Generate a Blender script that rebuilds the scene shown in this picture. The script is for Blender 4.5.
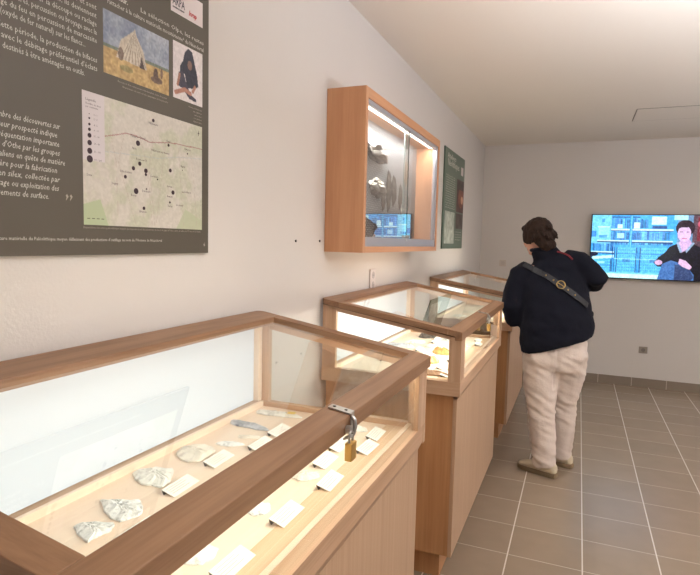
import bpy, bmesh, math, random
import numpy as np
from mathutils import Vector, Matrix, noise as mnoise

for o in list(bpy.data.objects):
    bpy.data.objects.remove(o)
scene = bpy.context.scene
COL = scene.collection
V = Vector

# ---------------------------------------------------------------- camera
cam_d = bpy.data.cameras.new('camera')
cam = bpy.data.objects.new('camera', cam_d)
COL.objects.link(cam)
cam_d.sensor_fit = 'HORIZONTAL'
cam_d.sensor_width = 36.0
cam_d.lens = 36.0 * 553.6 / 700.0
cam_d.clip_start = 0.02
yaw, pitch, roll = math.radians(22.374), math.radians(4.771), math.radians(-1.371)
fw = V((-math.sin(yaw)*math.cos(pitch), math.cos(yaw)*math.cos(pitch), -math.sin(pitch)))
r0 = V((math.cos(yaw), math.sin(yaw), 0))
d0 = fw.cross(r0)
r2 = r0*math.cos(roll) + d0*math.sin(roll)
d2 = -r0*math.sin(roll) + d0*math.cos(roll)
mw = Matrix((( r2.x, -d2.x, -fw.x), (r2.y, -d2.y, -fw.y), (r2.z, -d2.z, -fw.z)))
cam.matrix_world = Matrix.Translation((1.085, 0, 1.5)) @ mw.to_4x4()
scene.camera = cam

# ---------------------------------------------------------------- view / world
scene.view_settings.view_transform = 'Standard'
scene.view_settings.look = 'None'
scene.view_settings.exposure = 0.13
scene.view_settings.gamma = 1.0
scene.view_settings.use_curve_mapping = False
scene.cycles.use_denoising = True
scene.cycles.max_bounces = 10
scene.cycles.transparent_max_bounces = 16
world = bpy.data.worlds.new('world'); scene.world = world
world.use_nodes = True
world.node_tree.nodes['Background'].inputs[0].default_value = (1.0, 0.93, 0.85, 1)
world.node_tree.nodes['Background'].inputs[1].default_value = 0.05

ROOM_LIGHT = 26.0      # watts of each added hanging lamp
WASH = 52.0
CASE_LED = 2.0
WALLCASE_LED = 10.0
TV_GAIN = 1.35
ROOM_COL = (.955, .99, 1.075)

def area_light(name, loc, size_x, size_y, power, color, direction, parent=None, spread=170):
    ld = bpy.data.lights.new(name, 'AREA')
    ld.shape = 'RECTANGLE'; ld.size = size_x; ld.size_y = size_y
    ld.energy = power; ld.color = color; ld.spread = math.radians(spread)
    o = bpy.data.objects.new(name, ld); COL.objects.link(o)
    z = -V(direction).normalized()
    x = V((0, 1, 0)) if abs(z.y) < 0.9 else V((1, 0, 0))   # size_x runs along y
    y = z.cross(x).normalized(); x = y.cross(z).normalized()
    m = Matrix((x, y, z)).transposed().to_4x4()
    o.matrix_world = Matrix.Translation(loc) @ m
    if parent: o.parent = parent
    return o

# ---------------------------------------------------------------- materials
def lin(c):
    return tuple((x/12.92 if x <= .04045 else ((x+.055)/1.055)**2.4) for x in (c[0]/255, c[1]/255, c[2]/255))
def nodes_mat(name):
    m = bpy.data.materials.new(name); m.use_nodes = True
    nt = m.node_tree
    return m, nt, nt.nodes['Principled BSDF']
def simple(name, rgb, rough=0.6, metal=0.0, noise=0.0, scale=30, bump=0.0, spec=0.5, bscale=None):
    m, nt, b = nodes_mat(name)
    c = lin(rgb)
    b.inputs['Base Color'].default_value = (*c, 1)
    b.inputs['Roughness'].default_value = rough
    b.inputs['Metallic'].default_value = metal
    b.inputs['Specular IOR Level'].default_value = spec
    if noise or bump:
        tc = nt.nodes.new('ShaderNodeTexCoord')
        n = nt.nodes.new('ShaderNodeTexNoise'); n.inputs['Scale'].default_value = scale; n.inputs['Detail'].default_value = 4
        nt.links.new(tc.outputs['Object'], n.inputs['Vector'])
        if noise:
            mx = nt.nodes.new('ShaderNodeMix'); mx.data_type = 'RGBA'
            mx.inputs[6].default_value = (*[x*(1-noise) for x in c], 1)
            mx.inputs[7].default_value = (*[min(1, x*(1+noise)) for x in c], 1)
            nt.links.new(n.outputs['Fac'], mx.inputs[0]); nt.links.new(mx.outputs[2], b.inputs['Base Color'])
        if bump:
            n2 = n
            if bscale:
                n2 = nt.nodes.new('ShaderNodeTexNoise'); n2.inputs['Scale'].default_value = bscale; n2.inputs['Detail'].default_value = 3
                nt.links.new(tc.outputs['Object'], n2.inputs['Vector'])
            bp = nt.nodes.new('ShaderNodeBump'); bp.inputs['Strength'].default_value = bump; bp.inputs['Distance'].default_value = 0.01
            nt.links.new(n2.outputs['Fac'], bp.inputs['Height']); nt.links.new(bp.outputs['Normal'], b.inputs['Normal'])
    return m
def wood(name, dark, light, axis, rough=0.42, across=26.0, along=1.6):
    m, nt, b = nodes_mat(name)
    tc = nt.nodes.new('ShaderNodeTexCoord')
    def layer(ac, al, det):
        mp = nt.nodes.new('ShaderNodeMapping')
        s = [ac, ac, ac]; s['xyz'.index(axis)] = al
        mp.inputs['Scale'].default_value = s
        n = nt.nodes.new('ShaderNodeTexNoise'); n.inputs['Scale'].default_value = 1.0; n.inputs['Detail'].default_value = det
        n.inputs['Distortion'].default_value = 0.4
        nt.links.new(tc.outputs['Object'], mp.inputs['Vector']); nt.links.new(mp.outputs['Vector'], n.inputs['Vector'])
        return n
    a = layer(across, along, 5); c = layer(across*6, along*2.5, 3)
    add = nt.nodes.new('ShaderNodeMath'); add.operation = 'MULTIPLY_ADD'
    nt.links.new(c.outputs['Fac'], add.inputs[0]); add.inputs[1].default_value = 0.45
    nt.links.new(a.outputs['Fac'], add.inputs[2])
    rp = nt.nodes.new('ShaderNodeValToRGB')
    rp.color_ramp.elements[0].position = 0.48; rp.color_ramp.elements[0].color = (*lin(dark), 1)
    rp.color_ramp.elements[1].position = 0.92; rp.color_ramp.elements[1].color = (*lin(light), 1)
    nt.links.new(add.outputs[0], rp.inputs[0]); nt.links.new(rp.outputs[0], b.inputs['Base Color'])
    b.inputs['Roughness'].default_value = rough
    bp = nt.nodes.new('ShaderNodeBump'); bp.inputs['Strength'].default_value = 0.12; bp.inputs['Distance'].default_value = 0.002
    nt.links.new(c.outputs['Fac'], bp.inputs['Height']); nt.links.new(bp.outputs['Normal'], b.inputs['Normal'])
    return m
def pane_glass(name, tint=(0.97, 0.99, 0.98), ior=1.5, boost=1.0):
    m = bpy.data.materials.new(name); m.use_nodes = True
    nt = m.node_tree; nt.nodes.clear()
    out = nt.nodes.new('ShaderNodeOutputMaterial'); mix = nt.nodes.new('ShaderNodeMixShader')
    tr = nt.nodes.new('ShaderNodeBsdfTransparent'); tr.inputs[0].default_value = (*tint, 1)
    gl = nt.nodes.new('ShaderNodeBsdfGlossy'); gl.inputs['Roughness'].default_value = 0.0
    gl.inputs[0].default_value = (1, 1, 1, 1)
    fr = nt.nodes.new('ShaderNodeFresnel'); fr.inputs[0].default_value = ior
    g = nt.nodes.new('ShaderNodeNewGeometry')      # back faces of the thin slab see the same reflectance
    mul = nt.nodes.new('ShaderNodeMath'); mul.operation = 'MULTIPLY'; mul.inputs[1].default_value = boost
    mul.use_clamp = True
    inv = nt.nodes.new('ShaderNodeMath'); inv.operation = 'SUBTRACT'; inv.inputs[0].default_value = 1.0
    nt.links.new(g.outputs['Backfacing'], inv.inputs[1])
    m2 = nt.nodes.new('ShaderNodeMath'); m2.operation = 'MULTIPLY'
    nt.links.new(fr.outputs[0], mul.inputs[0]); nt.links.new(mul.outputs[0], m2.inputs[0]); nt.links.new(inv.outputs[0], m2.inputs[1])
    nt.links.new(m2.outputs[0], mix.inputs[0]); nt.links.new(tr.outputs[0], mix.inputs[1]); nt.links.new(gl.outputs[0], mix.inputs[2])
    nt.links.new(mix.outputs[0], out.inputs[0])
    return m
def emit(name, rgb, strength):
    m = bpy.data.materials.new(name); m.use_nodes = True
    nt = m.node_tree; b = nt.nodes['Principled BSDF']
    b.inputs['Base Color'].default_value = (*lin(rgb), 1)
    b.inputs['Emission Color'].default_value = (*lin(rgb), 1); b.inputs['Emission Strength'].default_value = strength
    return m
def attr_mat(name, emission=0.0, rough=0.5):
    m, nt, b = nodes_mat(name)
    a = nt.nodes.new('ShaderNodeAttribute'); a.attribute_name = 'picture'
    if emission:
        b.inputs['Base Color'].default_value = (0.01, 0.01, 0.01, 1)
        nt.links.new(a.outputs['Color'], b.inputs['Emission Color']); b.inputs['Emission Strength'].default_value = emission
        b.inputs['Roughness'].default_value = 0.25
    else:
        nt.links.new(a.outputs['Color'], b.inputs['Base Color']); b.inputs['Roughness'].default_value = rough
    return m

OD, OL = (184, 146, 114), (208, 174, 144)
WX = wood('oak_grain_x', OD, OL, 'x'); WY = wood('oak_grain_y', OD, OL, 'y'); WZ = wood('oak_grain_z', OD, OL, 'z')
LX = wood('lid_oak_x', (128, 93, 66), (162, 124, 93), 'x'); LY = wood('lid_oak_y', (128, 93, 66), (162, 124, 93), 'y')
EZ = wood('shaded_end_oak', (178, 126, 82), (200, 150, 104), 'z')  # oak toned darker, shade of the end faces put into the colour
PZ = wood('front_panel_oak', (186, 150, 120), (200, 168, 138), 'z', across=60, along=.8)
TRAYP = wood('shaded_oak_plank', (206, 170, 134), (226, 194, 160), 'y', rough=.5)  # separate front plank, its darker tone includes painted shade from the rail
TRAYW = wood('maple_tray', (234, 208, 184), (242, 222, 200), 'y', rough=0.5, across=14)
BEECH_Z = wood('beech_z', (196, 138, 98), (212, 158, 118), 'z', across=18); BEECH_Y = wood('beech_y', (196, 138, 98), (212, 158, 118), 'y', across=18)
M_WHITE = emit('opal_lightbox', (176, 182, 188), .82)
M_GLASS = pane_glass('clear_glass')
M_LIDGLASS = pane_glass('lid_glass', boost=1.3)
M_SLIDE = pane_glass('sliding_glass', boost=2.4)
M_GEDGE = simple('glass_edge_green', (30, 62, 58), 0.2)
M_DARKGAP = simple('seam_shadow_gap', (70, 46, 32), 0.8)
M_STEEL = simple('brushed_steel', (190, 190, 188), 0.28, 1.0)
M_SCREW = simple('dark_screw', (50, 48, 46), 0.4, 0.8)
M_BRASS = simple('brass', (214, 172, 98), 0.38, 0.7)
M_LED = emit('led_diffuser', (255, 246, 226), 14.0)
M_LEDW = emit('led_diffuser_cool', (255, 244, 236), 7.0)
M_CARD = simple('white_card', (238, 236, 228), 0.7)
M_CARDLEG = simple('shaded_card_leg', (96, 90, 86), 0.7)  # leg of the white card, its shadow side put into the colour
M_INK = simple('pale_grey_ink', (192, 186, 180), 0.8)

# ---------------------------------------------------------------- mesh helpers
def link(name, me, parent=None, mats=()):
    o = bpy.data.objects.new(name, me); COL.objects.link(o)
    for m in mats: me.materials.append(m)
    if parent: o.parent = parent
    return o
class MB:
    """collects shapes of one part, then links them as one mesh"""
    def __init__(s): s.bm = bmesh.new(); s.mats = []
    def mi(s, m):
        if m not in s.mats: s.mats.append(m)
        return s.mats.index(m)
    def box(s, lo, hi, m, bevel=0.0, seg=2):
        t = bmesh.new(); bmesh.ops.create_cube(t, size=1)
        c = [(a+b)/2 for a, b in zip(lo, hi)]; d = [abs(b-a) for a, b in zip(lo, hi)]
        for v in t.verts: v.co = V((v.co.x*d[0]+c[0], v.co.y*d[1]+c[1], v.co.z*d[2]+c[2]))
        if bevel: bmesh.ops.bevel(t, geom=list(t.edges), offset=bevel, segments=seg, affect='EDGES', profile=0.5)
        s._merge(t, m); return s
    def prism(s, prof, axis, a, b, m, bevel=0.0):
        """extrude a closed 2-D profile along axis ('x','y','z') from a to b"""
        t = bmesh.new()
        def P(p, k):
            return {'y': (p[0], k, p[1]), 'x': (k, p[0], p[1]), 'z': (p[0], p[1], k)}[axis]
        A = [t.verts.new(P(p, a)) for p in prof]; B = [t.verts.new(P(p, b)) for p in prof]
        n = len(prof)
        t.faces.new(A); t.faces.new(B[::-1])
        for i in range(n): t.faces.new((A[i], B[i], B[(i+1) % n], A[(i+1) % n]))
        bmesh.ops.recalc_face_normals(t, faces=t.faces)
        if bevel: bmesh.ops.bevel(t, geom=list(t.edges), offset=bevel, segments=2, affect='EDGES', profile=0.5)
        s._merge(t, m); return s
    def cyl(s, p, q, r, m, n=16, r2=None):
        p, q = V(p), V(q); d = q-p
        t = bmesh.new()
        bmesh.ops.create_cone(t, cap_ends=True, segments=n, radius1=r, radius2=r if r2 is None else r2, depth=d.length)
        mt = Matrix.Translation((p+q)/2) @ d.to_track_quat('Z', 'Y').to_matrix().to_4x4()
        bmesh.ops.transform(t, matrix=mt, verts=t.verts); s._merge(t, m); return s
    def tube(s, pts, rad, m=None, n=12, closed=False):
        pts = [V(p) for p in pts]; N = len(pts)
        rad = rad if hasattr(rad, '__len__') else [rad]*N
        t = bmesh.new(); rings = []; up = None
        for i, p in enumerate(pts):
            a = pts[(i-1) % N] if (closed or i > 0) else pts[i]; b = pts[(i+1) % N] if (closed or i < N-1) else pts[i]
            d = (b-a).normalized()
            if up is None: up = d.orthogonal().normalized()
            up = (up - d*up.dot(d)).normalized(); w = d.cross(up)
            rings.append([t.verts.new(p + (up*math.cos(2*math.pi*k/n) + w*math.sin(2*math.pi*k/n))*rad[i]) for k in range(n)])
        for i in range(N if closed else N-1):
            A, B = rings[i], rings[(i+1) % N]
            for k in range(n): t.faces.new((A[k], A[(k+1) % n], B[(k+1) % n], B[k]))
        if not closed: t.faces.new(rings[0][::-1]); t.faces.new(rings[-1])
        bmesh.ops.recalc_face_normals(t, faces=t.faces)
        s._merge(t, m); return s
    def loft(s, rings, m=None, n=24, power=2.0):
        """rings: (centre, U, W) half-axis vectors; super-ellipse sections"""
        t = bmesh.new(); R = []
        for c, U, W in rings:
            c, U, W = V(c), V(U), V(W); L = []
            for k in range(n):
                a = 2*math.pi*k/n; ca, sa = math.cos(a), math.sin(a)
                x = math.copysign(abs(ca)**(2/power), ca); y = math.copysign(abs(sa)**(2/power), sa)
                L.append(t.verts.new(c+U*x+W*y))
            R.append(L)
        for A, B in zip(R, R[1:]):
            for k in range(n): t.faces.new((A[k], A[(k+1) % n], B[(k+1) % n], B[k]))
        t.faces.new(R[0][::-1]); t.faces.new(R[-1])
        bmesh.ops.recalc_face_normals(t, faces=t.faces)
        s._merge(t, m); return s
    def ball(s, c, r, m=None, rot=None, sub=3):
        t = bmesh.new(); bmesh.ops.create_icosphere(t, subdivisions=sub, radius=1)
        r = r if hasattr(r, '__len__') else (r, r, r)
        M4 = Matrix.Translation(c) @ (rot.to_4x4() if rot else Matrix.Identity(4)) @ Matrix.Diagonal((*r, 1))
        bmesh.ops.transform(t, matrix=M4, verts=t.verts); s._merge(t, m); return s
    def _merge(s, t, m):
        if m is not None:
            k = s.mi(m)
            for f in t.faces: f.material_index = k
        me = bpy.data.meshes.new('tmp'); t.to_mesh(me); t.free(); s.bm.from_mesh(me); bpy.data.meshes.remove(me)
    def build(s, name, parent=None, smooth=False, mat=None):
        me = bpy.data.meshes.new(name); s.bm.to_mesh(me); s.bm.free()
        for m in (s.mats or ([mat] if mat else [])): me.materials.append(m)
        if smooth:
            for p in me.polygons: p.use_smooth = True
        return link(name, me, parent)
def empty(name, loc=(0, 0, 0), rz=0):
    o = bpy.data.objects.new(name, None); COL.objects.link(o); o.location = loc; o.rotation_euler = (0, 0, rz)
    o.empty_display_size = 0.05
    return o
def tag(o, label=None, cat=None, group=None, kind=None):
    if label: o['label'] = label
    if cat: o['category'] = cat
    if group: o['group'] = group
    if kind: o['kind'] = kind
    return o
def copy_tree(o, parent=None):
    c = o.copy(); COL.objects.link(c)
    if parent: c.parent = parent
    for ch in list(o.children): copy_tree(ch, c)
    return c

# pictures: a flat grid of vertices whose colours are drawn here
def vnoise(h, w, cell, seed, octaves=3):
    rs = np.random.RandomState(seed); out = np.zeros((h, w)); amp = 1; tot = 0
    for o in range(octaves):
        c = max(1.5, cell/(2**o)); gh, gw = int(h/c)+3, int(w/c)+3
        g = rs.rand(gh, gw); y = np.arange(h)/c; x = np.arange(w)/c
        yi, xi = y.astype(int), x.astype(int); fy = (y-yi)[:, None]; fx = (x-xi)[None, :]
        fy = fy*fy*(3-2*fy); fx = fx*fx*(3-2*fx)
        a = g[np.ix_(yi, xi)]; b = g[np.ix_(yi, xi+1)]; c_ = g[np.ix_(yi+1, xi)]; d = g[np.ix_(yi+1, xi+1)]
        out += amp*((a*(1-fx)+b*fx)*(1-fy)+(c_*(1-fx)+d*fx)*fy); tot += amp; amp *= .5
    return out/tot
class Pic:
    """drawing area in its own units (u right, v down)"""
    def __init__(s, w, h, W, H, rgb):
        s.a = np.zeros((H, W, 3)); s.a[:] = rgb; s.w, s.h, s.W, s.H = w, h, W, H
        s.U, s.Vv = np.meshgrid((np.arange(W)+.5)/W*w, (np.arange(H)+.5)/H*h)
    def put(s, m, rgb, al=1.0):
        m = m.astype(float)[..., None]*al; s.a = s.a*(1-m)+np.array(rgb, float)*m
    def rect(s, x0, y0, x1, y1, rgb, al=1.0): s.put((s.U >= x0) & (s.U < x1) & (s.Vv >= y0) & (s.Vv < y1), rgb, al)
    def ell(s, cx, cy, rx, ry, rgb, al=1.0, ang=0):
        c, n = math.cos(ang), math.sin(ang); dx, dy = s.U-cx, s.Vv-cy
        s.put(((dx*c+dy*n)/rx)**2+((-dx*n+dy*c)/ry)**2 <= 1, rgb, al)
    def poly(s, pts, rgb, al=1.0):
        ins = np.zeros(s.U.shape, bool); n = len(pts)
        for i in range(n):
            x0, y0 = pts[i]; x1, y1 = pts[(i+1) % n]
            if y0 == y1: continue
            c = ((s.Vv >= min(y0, y1)) & (s.Vv < max(y0, y1))) & (s.U < x0+(s.Vv-y0)*(x1-x0)/(y1-y0))
            ins ^= c
        s.put(ins, rgb, al)
    def line(s, pts, wd, rgb, al=1.0):
        for (x0, y0), (x1, y1) in zip(pts, pts[1:]):
            dx, dy = x1-x0, y1-y0; L = dx*dx+dy*dy or 1e-9
            t = np.clip(((s.U-x0)*dx+(s.Vv-y0)*dy)/L, 0, 1)
            s.put(np.hypot(s.U-x0-t*dx, s.Vv-y0-t*dy) <= wd/2, rgb, al)
    def panel(s, name, origin, udir, vdir, width, height, mat, parent):
        """origin: top-left corner; udir right; vdir down"""
        W, H = s.W, s.H
        x = np.linspace(0, 1, W); y = np.linspace(0, 1, H); X, Y = np.meshgrid(x, y)
        o, u, v = np.array(origin), np.array(udir), np.array(vdir)
        co = o+X[..., None]*width*u+Y[..., None]*height*v
        idx = np.arange(W*H).reshape(H, W)
        f = np.stack([idx[:-1, :-1], idx[1:, :-1], idx[1:, 1:], idx[:-1, 1:]], -1).reshape(-1, 4)
        me = bpy.data.meshes.new(name)
        me.vertices.add(W*H); me.vertices.foreach_set('co', co.reshape(-1))
        me.loops.add(f.size); me.loops.foreach_set('vertex_index', f.reshape(-1))
        me.polygons.add(len(f)); me.polygons.foreach_set('loop_start', np.arange(0, f.size, 4))
        me.update(calc_edges=True)
        c = np.clip(s.a, 0, 255)/255; c = np.where(c <= .04045, c/12.92, ((c+.055)/1.055)**2.4)
        at = me.color_attributes.new('picture', 'FLOAT_COLOR', 'POINT')
        at.data.foreach_set('color', np.concatenate([c, np.ones((H, W, 1))], -1).reshape(-1))
        return link(name, me, parent, [mat])

# printed text: real lettering turned into flat meshes
def text_lines(name, lines, mat, parent, xoff, bold=0.0):
    """lines: (string, y_left, z_baseline, size, width or None, align, italic); on a plane facing +x"""
    bm = bmesh.new(); dg = bpy.context.evaluated_depsgraph_get()
    for (txt, y, z, size, width, align, ital) in lines:
        cu = bpy.data.curves.new('t', 'FONT'); cu.body = txt; cu.size = size; cu.resolution_u = 1; cu.offset = bold
        cu.shear = 0.25 if ital else 0
        ob = bpy.data.objects.new('t', cu); COL.objects.link(ob)
        bpy.context.view_layer.update(); dg = bpy.context.evaluated_depsgraph_get()
        me = bpy.data.meshes.new_from_object(ob.evaluated_get(dg))
        bpy.data.objects.remove(ob); bpy.data.curves.remove(cu)
        if not len(me.vertices): continue
        xs = [v.co.x for v in me.vertices]; x0, x1 = min(xs), max(xs)
        sx = (width/(x1-x0)) if width else 1.0
        off = {'L': 0, 'R': -(x1-x0)*sx, 'C': -(x1-x0)*sx/2}[align]
        for v in me.vertices: v.co = V((xoff, y+off+(v.co.x-x0)*sx, z+v.co.y))
        bm.from_mesh(me); bpy.data.meshes.remove(me)
    me = bpy.data.meshes.new(name); bm.to_mesh(me); bm.free()
    return link(name, me, parent, [mat])

# ================================================================= THE ROOM
RX, RY0, RY1, RH = 4.6, -2.2, 6.69, 2.648
def mat_wall():
    m = simple('white_plaster', (218, 212, 207), 0.85, noise=0.03, scale=1.5, bump=0.05, bscale=120, spec=0.2)
    return m
M_WALL = mat_wall()
M_CEIL = simple('ceiling_paint', (230, 222, 212), 0.9, noise=0.02, scale=1.2, spec=0.1)
def mat_floor():
    m, nt, b = nodes_mat('taupe_floor_tiles')
    tc = nt.nodes.new('ShaderNodeTexCoord'); sp = nt.nodes.new('ShaderNodeSeparateXYZ')
    nt.links.new(tc.outputs['Object'], sp.inputs[0])
    def math_(op, a, b_=None, c=None):
        n = nt.nodes.new('ShaderNodeMath'); n.operation = op
        for i, v in enumerate((a, b_, c)):
            if v is None: continue
            if isinstance(v, (int, float)): n.inputs[i].default_value = v
            else: nt.links.new(v, n.inputs[i])
        return n.outputs[0]
    def grout(sock, off, step, wd):
        a = math_('DIVIDE', math_('SUBTRACT', sock, off), step)
        fr = math_('FRACT', a)
        d = math_('MULTIPLY', math_('MINIMUM', fr, math_('SUBTRACT', 1.0, fr)), step)
        return math_('LESS_THAN', d, wd/2), math_('FLOOR', a)
    gx, ix = grout(sp.outputs[0], 1.177, 0.337, 0.006)
    gy, iy = grout(sp.outputs[1], 2.691, 0.3, 0.0035)
    g = math_('MAXIMUM', gx, math_('MULTIPLY', gy, 0.75))
    cv = nt.nodes.new('ShaderNodeCombineXYZ'); nt.links.new(ix, cv.inputs[0]); nt.links.new(iy, cv.inputs[1])
    wn = nt.nodes.new('ShaderNodeTexWhiteNoise'); nt.links.new(cv.outputs[0], wn.inputs['Vector'])
    ns = nt.nodes.new('ShaderNodeTexNoise'); ns.inputs['Scale'].default_value = 7; ns.inputs['Detail'].default_value = 6
    nt.links.new(tc.outputs['Object'], ns.inputs['Vector'])
    f = math_('ADD', math_('MULTIPLY', wn.outputs['Value'], 0.35), math_('MULTIPLY', ns.outputs['Fac'], 0.65))
    mx = nt.nodes.new('ShaderNodeMix'); mx.data_type = 'RGBA'
    mx.inputs[6].default_value = (*lin((138, 121, 103)), 1); mx.inputs[7].default_value = (*lin((156, 140, 121)), 1)
    nt.links.new(f, mx.inputs[0])
    m2 = nt.nodes.new('ShaderNodeMix'); m2.data_type = 'RGBA'; m2.inputs[7].default_value = (*lin((214, 204, 190)), 1)
    nt.links.new(g, m2.inputs[0]); nt.links.new(mx.outputs[2], m2.inputs[6]); nt.links.new(m2.outputs[2], b.inputs['Base Color'])
    b.inputs['Roughness'].default_value = 0.24
    bp = nt.nodes.new('ShaderNodeBump'); bp.inputs['Strength'].default_value = 0.3; bp.inputs['Distance'].default_value = 0.002; bp.invert = True
    nt.links.new(g, bp.inputs['Height']); nt.links.new(bp.outputs['Normal'], b.inputs['Normal'])
    return m
def mat_skirt():
    m, nt, b = nodes_mat('skirting_tile')
    tc = nt.nodes.new('ShaderNodeTexCoord'); sp = nt.nodes.new('ShaderNodeSeparateXYZ'); nt.links.new(tc.outputs['Object'], sp.inputs[0])
    ad = nt.nodes.new('ShaderNodeMath'); ad.operation = 'ADD'; nt.links.new(sp.outputs[0], ad.inputs[0]); nt.links.new(sp.outputs[1], ad.inputs[1])
    sb = nt.nodes.new('ShaderNodeMath'); sb.operation = 'SUBTRACT'; nt.links.new(ad.outputs[0], sb.inputs[0]); sb.inputs[1].default_value = 1.345+6.68
    dv = nt.nodes.new('ShaderNodeMath'); dv.operation = 'DIVIDE'; nt.links.new(sb.outputs[0], dv.inputs[0]); dv.inputs[1].default_value = 0.335
    fr = nt.nodes.new('ShaderNodeMath'); fr.operation = 'FRACT'; nt.links.new(dv.outputs[0], fr.inputs[0])
    lt = nt.nodes.new('ShaderNodeMath'); lt.operation = 'LESS_THAN'; nt.links.new(fr.outputs[0], lt.inputs[0]); lt.inputs[1].default_value = 0.02
    mx = nt.nodes.new('ShaderNodeMix'); mx.data_type = 'RGBA'; nt.links.new(lt.outputs[0], mx.inputs[0])
    mx.inputs[6].default_value = (*lin((138, 124, 110)), 1); mx.inputs[7].default_value = (*lin((190, 178, 164)), 1)
    nt.links.new(mx.outputs[2], b.inputs['Base Color']); b.inputs['Roughness'].default_value = 0.4
    return m
def slab(name, lo, hi, mat):
    o = MB().box(lo, hi, mat).build(name); tag(o, kind='structure'); return o
slab('floor', (-0.1, RY0-.1, -0.1), (RX+.1, RY1+.1, 0), mat_floor())
slab('ceiling', (-0.1, RY0-.1, RH), (RX+.1, RY1+.1, RH+.1), M_CEIL)
slab('wall_left', (-0.1, RY0, 0), (0, RY1, RH), M_WALL)
slab('wall_back', (-0.1, RY1, 0), (RX+.1, RY1+.1, RH), M_WALL)
slab('wall_right', (RX, RY0, 0), (RX+.1, RY1, RH), M_WALL)
slab('wall_front', (-0.1, RY0-.1, 0), (RX+.1, RY0, RH), M_WALL)
MS = mat_skirt()
slab('baseboard_back', (0.012, RY1-.012, 0), (RX, RY1, .093), MS)
slab('baseboard_left', (0, RY0, 0), (.012, RY1, .093), MS)
slab('baseboard_right', (RX-.012, RY0, 0), (RX, RY1-.012, .093), MS)

# suspended up-and-down lamps, added out of view to light the room
M_PANEL = emit('added_lamp_diffuser', (255, 240, 220), 3.0)
M_ALU = simple('white_aluminium', (225, 225, 222), 0.4)
def added_hanging_lamp(x, y, label, power, z=2.26):
    r = tag(empty('added_pendant_lamp', (x, y, z)), label, 'lamp', 'added linear lamps hung from the ceiling')
    MB().box((-.06, -.6, 0), (.06, .6, .035), M_ALU, .003).build('housing', r)
    MB().box((-.052, -.59, -.004), (.052, .59, -.0002), M_PANEL).build('lower_diffuser', r)
    MB().box((-.052, -.59, .0352), (.052, .59, .039), M_PANEL).build('upper_diffuser', r)
    for yy in (-.45, .45): MB().cyl((0, yy, .036), (0, yy, RH-z), .0015, M_ALU, 6).build('suspension_wire', r)
    area_light('added_lamp_glow', (0, 0, -.008), 1.15, .1, power*.2, ROOM_COL, (0, 0, -1), r)
    area_light('added_lamp_glow', (0, 0, .045), 1.15, .1, power*2.2, ROOM_COL, (0, 0, 1), r)
for x, y, z, lb, k in ((1.45, .85, 2.26, 'added unseen hanging lamp straight above the viewer', .18), (1.55, -1.2, 2.26, 'added unseen hanging lamp behind the viewer', .2),
                    (3.5, 2.0, 2.1, 'added unseen hanging lamp right of the viewer, nearer of the two beside the aisle', .7), (3.7, 4.4, 2.1, 'added unseen hanging lamp farthest from the viewer, beyond the edge of the photo', .5)):
    added_hanging_lamp(x, y, lb, ROOM_LIGHT*k, z)

def added_ceiling_washer(x, y, z, d, power, label):  # uplighter added out of view to brighten the ceiling
    r = tag(empty('added_ceiling_washer', (x, y, z)), label, 'lamp', 'added tilted floodlights on poles')
    d = V(d).normalized(); m = d.to_track_quat('Z', 'Y').to_matrix()
    hd = MB().box((-.16, -.09, -.05), (.16, .09, -.004), M_ALU, .006)
    for v in hd.bm.verts: v.co = m @ v.co
    hd.build('lamp_head', r)
    gl = MB().box((-.15, -.08, -.0038), (.15, .08, 0), M_PANEL)
    for v in gl.bm.verts: v.co = m @ v.co
    gl.build('lamp_glass', r)
    MB().cyl((0, 0, -.05), (0, 0, -z+.03), .014, M_ALU, 12).build('pole', r)
    MB().cyl((0, 0, -z+.001), (0, 0, -z+.03), .16, M_ALU, 28).build('base', r)
    o = area_light('added_flood_glow', d*.01, .3, .16, power, ROOM_COL, d, r)
added_ceiling_washer(2.1, 1.9, 1.55, (.1, .2, .93), WASH, 'added unseen uplighter on a pole right of the viewer, nearer to the camera')
added_ceiling_washer(3.5, 4.0, 1.3, (-.1, -.05, .93), WASH*.24, 'added unseen uplighter on a pole beyond the right edge of the photo')

# ceiling hatch
M_HATCH = simple('hatch_seam', (150, 140, 126), 0.8)
h = tag(empty('access_hatch', (1.46, 5.23, RH)), 'flush square access hatch in the ceiling above the screen', 'hatch')
MB().box((.008, .008, -.004), (.592, .472, -.0005), M_CEIL).build('panel', h)
f = MB()
for lo, hi in (((0, 0, -.003), (.6, .007, -.0005)), ((0, .473, -.003), (.6, .48, -.0005)), ((0, .007, -.003), (.007, .473, -.0005)), ((.593, .007, -.003), (.6, .473, -.0005))): f.box(lo, hi, M_HATCH)
f.build('frame', h)

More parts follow.
